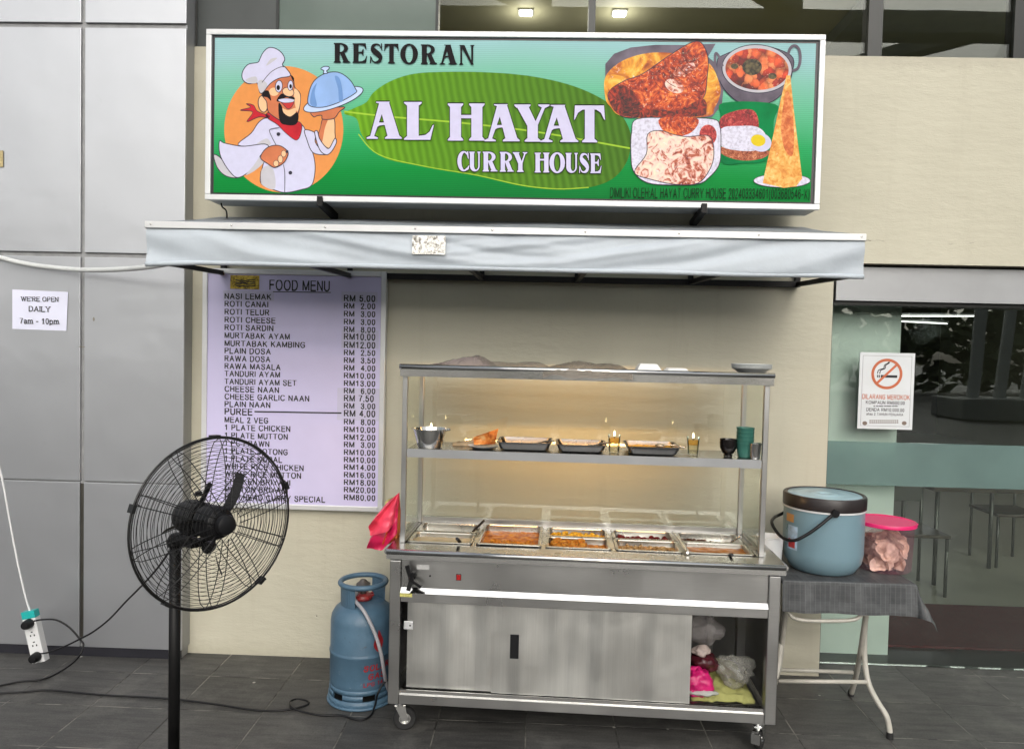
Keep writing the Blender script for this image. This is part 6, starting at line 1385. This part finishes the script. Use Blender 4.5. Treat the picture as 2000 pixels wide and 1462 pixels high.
# cloth: top plus overhang, rounded over the table edge, with a corner that flares out
def cloth_pt(a, c):     # a,c in cloth coordinates; top spans tx0..tx1, ty0..ty1
    ox = max(0, a - tx1) - max(0, tx0 - a); oy = max(0, c - ty1) - max(0, ty0 - c)
    x_, y_ = min(max(a, tx0), tx1), min(max(c, ty0), ty1); d = math.hypot(ox, oy)
    z = TZ
    if d > 0:
        both = min(abs(ox), abs(oy)); flare = .10 + (.34 if ox > 0 and oy < 0 else .1) * min(1, both / .08)
        x_ += (ox / d) * min(d, d * flare); y_ += (oy / d) * min(d, d * flare)
        z -= d * math.sqrt(max(.05, 1 - flare * flare)) - .004 * min(1, d / .01)
        fold = .006 * math.sin(a * 26 + 1) * min(1, d / .1)
        if abs(oy) >= abs(ox): y_ += fold * (-1 if oy < 0 else 1)
        else: x_ += fold
        z += .004 * noise.noise((a * 8, c * 8, 2))
    z += .0012 * noise.noise((a * 20, c * 20, 5))
    return Vector((x_, y_, z + .0015))
NA, NC = 96, 84
ca0, ca1, cc0, cc1 = tx0 - .02, tx1 + .155, ty0 - .142, ty1 + .12
b = MB().grid(lambda u, v: cloth_pt(ca0 + (ca1 - ca0) * u, cc0 + (cc1 - cc0) * v + .03 * (u - .5) * 0), NA, NC)
clo = b.build('tablecloth', cloth_mat(), fix=False)
uv = clo.data.uv_layers.new(name='UVMap')
for poly in clo.data.polygons:
    for li in poly.loop_indices:
        vi = clo.data.loops[li].vertex_index; uv.data[li].uv = (ca0 + (ca1 - ca0) * (vi % (NA + 1)) / NA, cc0 + (cc1 - cc0) * (vi // (NA + 1)) / NC)
tag(clo, 'dark grey checked cloth draped over the folding table', 'tablecloth')
# bucket
by_ = -.43; bl0, br0 = at(1528, 1060, by_).x, at(1682, 1060, by_).x; bxc, brd = (bl0 + br0) / 2 + .004, (br0 - bl0) / 2 - .001
zrim = at(1600, 962, by_).z
bc_ = Vector((bxc, by_, TZ + .004)); hgt = zrim - bc_.z
bk = thing('insulated_bucket', 'blue grey insulated bucket with black rim lid on the folding table', 'bucket', tuple(bc_))
MB().lathe([(.0001, .0), (brd * .74, .0), (brd * .79, .006), (brd * .93, .045), (brd * .975, .09), (brd * .975, hgt - .062), (brd * .93, hgt - .060), (.0001, hgt - .060)], bc_, 56, sharp=50).build('body', mat('blue_grey_plastic', (.20, .315, .37), .3, var=.03, vs=6), bk)
MB().lathe([(brd * .93, hgt - .0655), (brd * 1.0, hgt - .0655), (brd * 1.0, hgt - .058), (brd * .97, hgt - .0575)], bc_, 56).build('white_line', M['white_plastic'], bk)
ld = MB().lathe([(brd * .96, hgt - .0565), (brd * 1.005, hgt - .0565), (brd * 1.01, hgt - .008), (brd * .985, hgt), (brd * .93, hgt + .001), (brd * .90, hgt - .004), (brd * .6, hgt - .006)], bc_, 56).build('lid_rim', mat('dark_brown_plastic', (.016, .011, .011), .35), bk)
MB().lathe([(.0001, hgt - .004), (brd * .10, hgt - .004), (brd * .12, hgt - .001), (brd * .30, hgt + .0005), (brd * .34, hgt - .003), (brd * .6, hgt - .0035), (brd * .88, hgt - .002), (brd * .895, hgt - .0045)], bc_, 48, sharp=70).build('lid_top', mat('pale_blue_plastic', (.33, .50, .58), .22, var=.05), bk)
# handle: pivots at front right, swung low to the left
pv = at(1629, 1002, by_ - brd * .98); pv2 = Vector((2 * bxc - pv.x, 2 * by_ - pv.y, pv.z))
hpts = [pv, at(1606, 1022, by_ - brd * 1.08), at(1575, 1044, by_ - brd * 1.08), at(1548, 1055, by_ - brd * .98), at(1524, 1046, by_ - brd * .62), at(1508, 1022, by_ - brd * .15), at(1512, 1010, by_ + brd * .3), at(1526, 1003, by_ + brd * .7), pv2]
b = MB(); b.tube(smooth_path(hpts, 8), .0075, 10); b.cyl(pv + Vector((0, .02, 0)), pv + Vector((.004, -.012, 0)), .018, 16); b.build('handle', M['black_plastic'], bk)
def wrap_patch(a0, a1, z0, z1, rr_): return MB().grid(lambda u, v: (bc_.x + rr_ * math.sin(R(a0 + (a1 - a0) * u)), bc_.y - rr_ * math.cos(R(a0 + (a1 - a0) * u)), bc_.z + z0 + (z1 - z0) * v), 10, 6)
st = wrap_patch(-78, -58, .10, .21, brd * .975 + .001).build('sticker', mat('pale_sticker', (.42, .56, .70), .4, var=.3, vs=40), bk, fix=False)
wrap_patch(-76, -62, .108, .148, brd * .975 + .0018).build('red_mark', mat('red_sticker', (.45, .02, .02), .4, var=.3, vs=60), bk, fix=False); wrap_patch(-84, -66, .225, .262, brd * .975 + .0012).build('orange_mark', mat('orange_sticker', (.60, .30, .10), .4), bk, fix=False)
# pink lidded container
cy_ = -.40; cl_, cr_ = at(1672, 1070, cy_).x, at(1781, 1070, cy_).x; ccx, crd = (cl_ + cr_) / 2, (cr_ - cl_) / 2
cz = TZ + .004; ctop = at(1730, 1016, cy_).z - cz
pkc = thing('snack_container', 'clear pink tinted plastic container with bright pink lid holding crackers', 'container', (ccx, cy_, cz))
def pinkclear():
    m = bpy.data.materials.new('pink_clear_plastic'); m.use_nodes = True; n = m.node_tree; n.nodes.clear(); o = n.nodes.new('ShaderNodeOutputMaterial')
    t = n.nodes.new('ShaderNodeBsdfTransparent'); t.inputs[0].default_value = (.98, .88, .91, 1); d = n.nodes.new('ShaderNodeBsdfPrincipled'); d.inputs['Base Color'].default_value = (.60, .26, .36, 1); d.inputs['Roughness'].default_value = .2
    mx = n.nodes.new('ShaderNodeMixShader'); mx.inputs[0].default_value = .90; n.links.new(d.outputs[0], mx.inputs[1]); n.links.new(t.outputs[0], mx.inputs[2]); n.links.new(mx.outputs[0], o.inputs[0]); return m
MB().lathe([(.0001, .001), (crd * .86, .001), (crd * .91, .008), (crd * .97, ctop - .02), (crd * 1.0, ctop - .012), (crd * 1.0, ctop - .006)], (ccx, cy_, cz), 48, sharp=60).build('jar', pinkclear(), pkc)
b = MB(); b.lathe([(crd * .97, ctop - .014), (crd * 1.045, ctop - .014), (crd * 1.05, ctop - .002), (crd * 1.03, ctop + .003), (crd * .98, ctop + .002), (crd * .95, ctop - .001), (.0001, ctop - .001)], (ccx, cy_, cz), 48); b.box(ccx + crd * 1.0, ccx + crd * 1.12, cy_ - .02, cy_ + .01, cz + ctop - .012, cz + ctop - .006)
b.build('lid', mat('hot_pink_plastic', (.80, .018, .16), .3, var=.04), pkc)
b = MB(); rnd = random.Random(5)
for k in range(40):
    a = rnd.random() * 6.28; rr_ = crd * .66 * math.sqrt(rnd.random()); c_ = Vector((ccx + rr_ * math.cos(a), cy_ + rr_ * math.sin(a), cz + .022 + .125 * k / 40)); nx = Vector((rnd.gauss(0, .5), rnd.gauss(-.5, .5), rnd.gauss(.4, .5))).normalized()
    ux = nx.cross(Vector((0, 0, 1))).normalized(); uy = nx.cross(ux); sd5 = rnd.random() * 40; rad = rnd.uniform(.034, .052)
    b.grid(lambda u, v: c_ + (ux * math.cos(2 * math.pi * u) + uy * math.sin(2 * math.pi * u)) * (rad * v * (1 + .1 * noise.noise((math.cos(6.28 * u) * 2, math.sin(6.28 * u) * 2, sd5)))) + nx * (.016 * noise.noise((v * 2 * math.cos(6.28 * u), v * 2 * math.sin(6.28 * u), sd5)) + .006 * v * v), 20, 5)
for v in b.v:
    d = Vector((v.x - ccx, v.y - cy_)); 
    if d.length > crd * .84: d = d.normalized() * crd * .84; v.x, v.y = ccx + d.x, cy_ + d.y
    v.z = max(v.z, cz + .004)
crk = b.build('cracker', mat('fried_cracker', (.88, .70, .56), .55, var=.22, vs=26, bump=.003, bs=90), pkc, fix=False); crk['kind'] = 'stuff'
MB().ball((ccx, cy_, cz + .10), crd * .80, crd * .80, .092, 32, 20, lambda q: 1 + .10 * noise.noise(Vector(q) * 20) + .05 * noise.noise(Vector(q) * 50)).build('inner_bag', plastic_film('inner_clear_bag', (.72, .56, .52), .85, .2), pkc, fix=False)
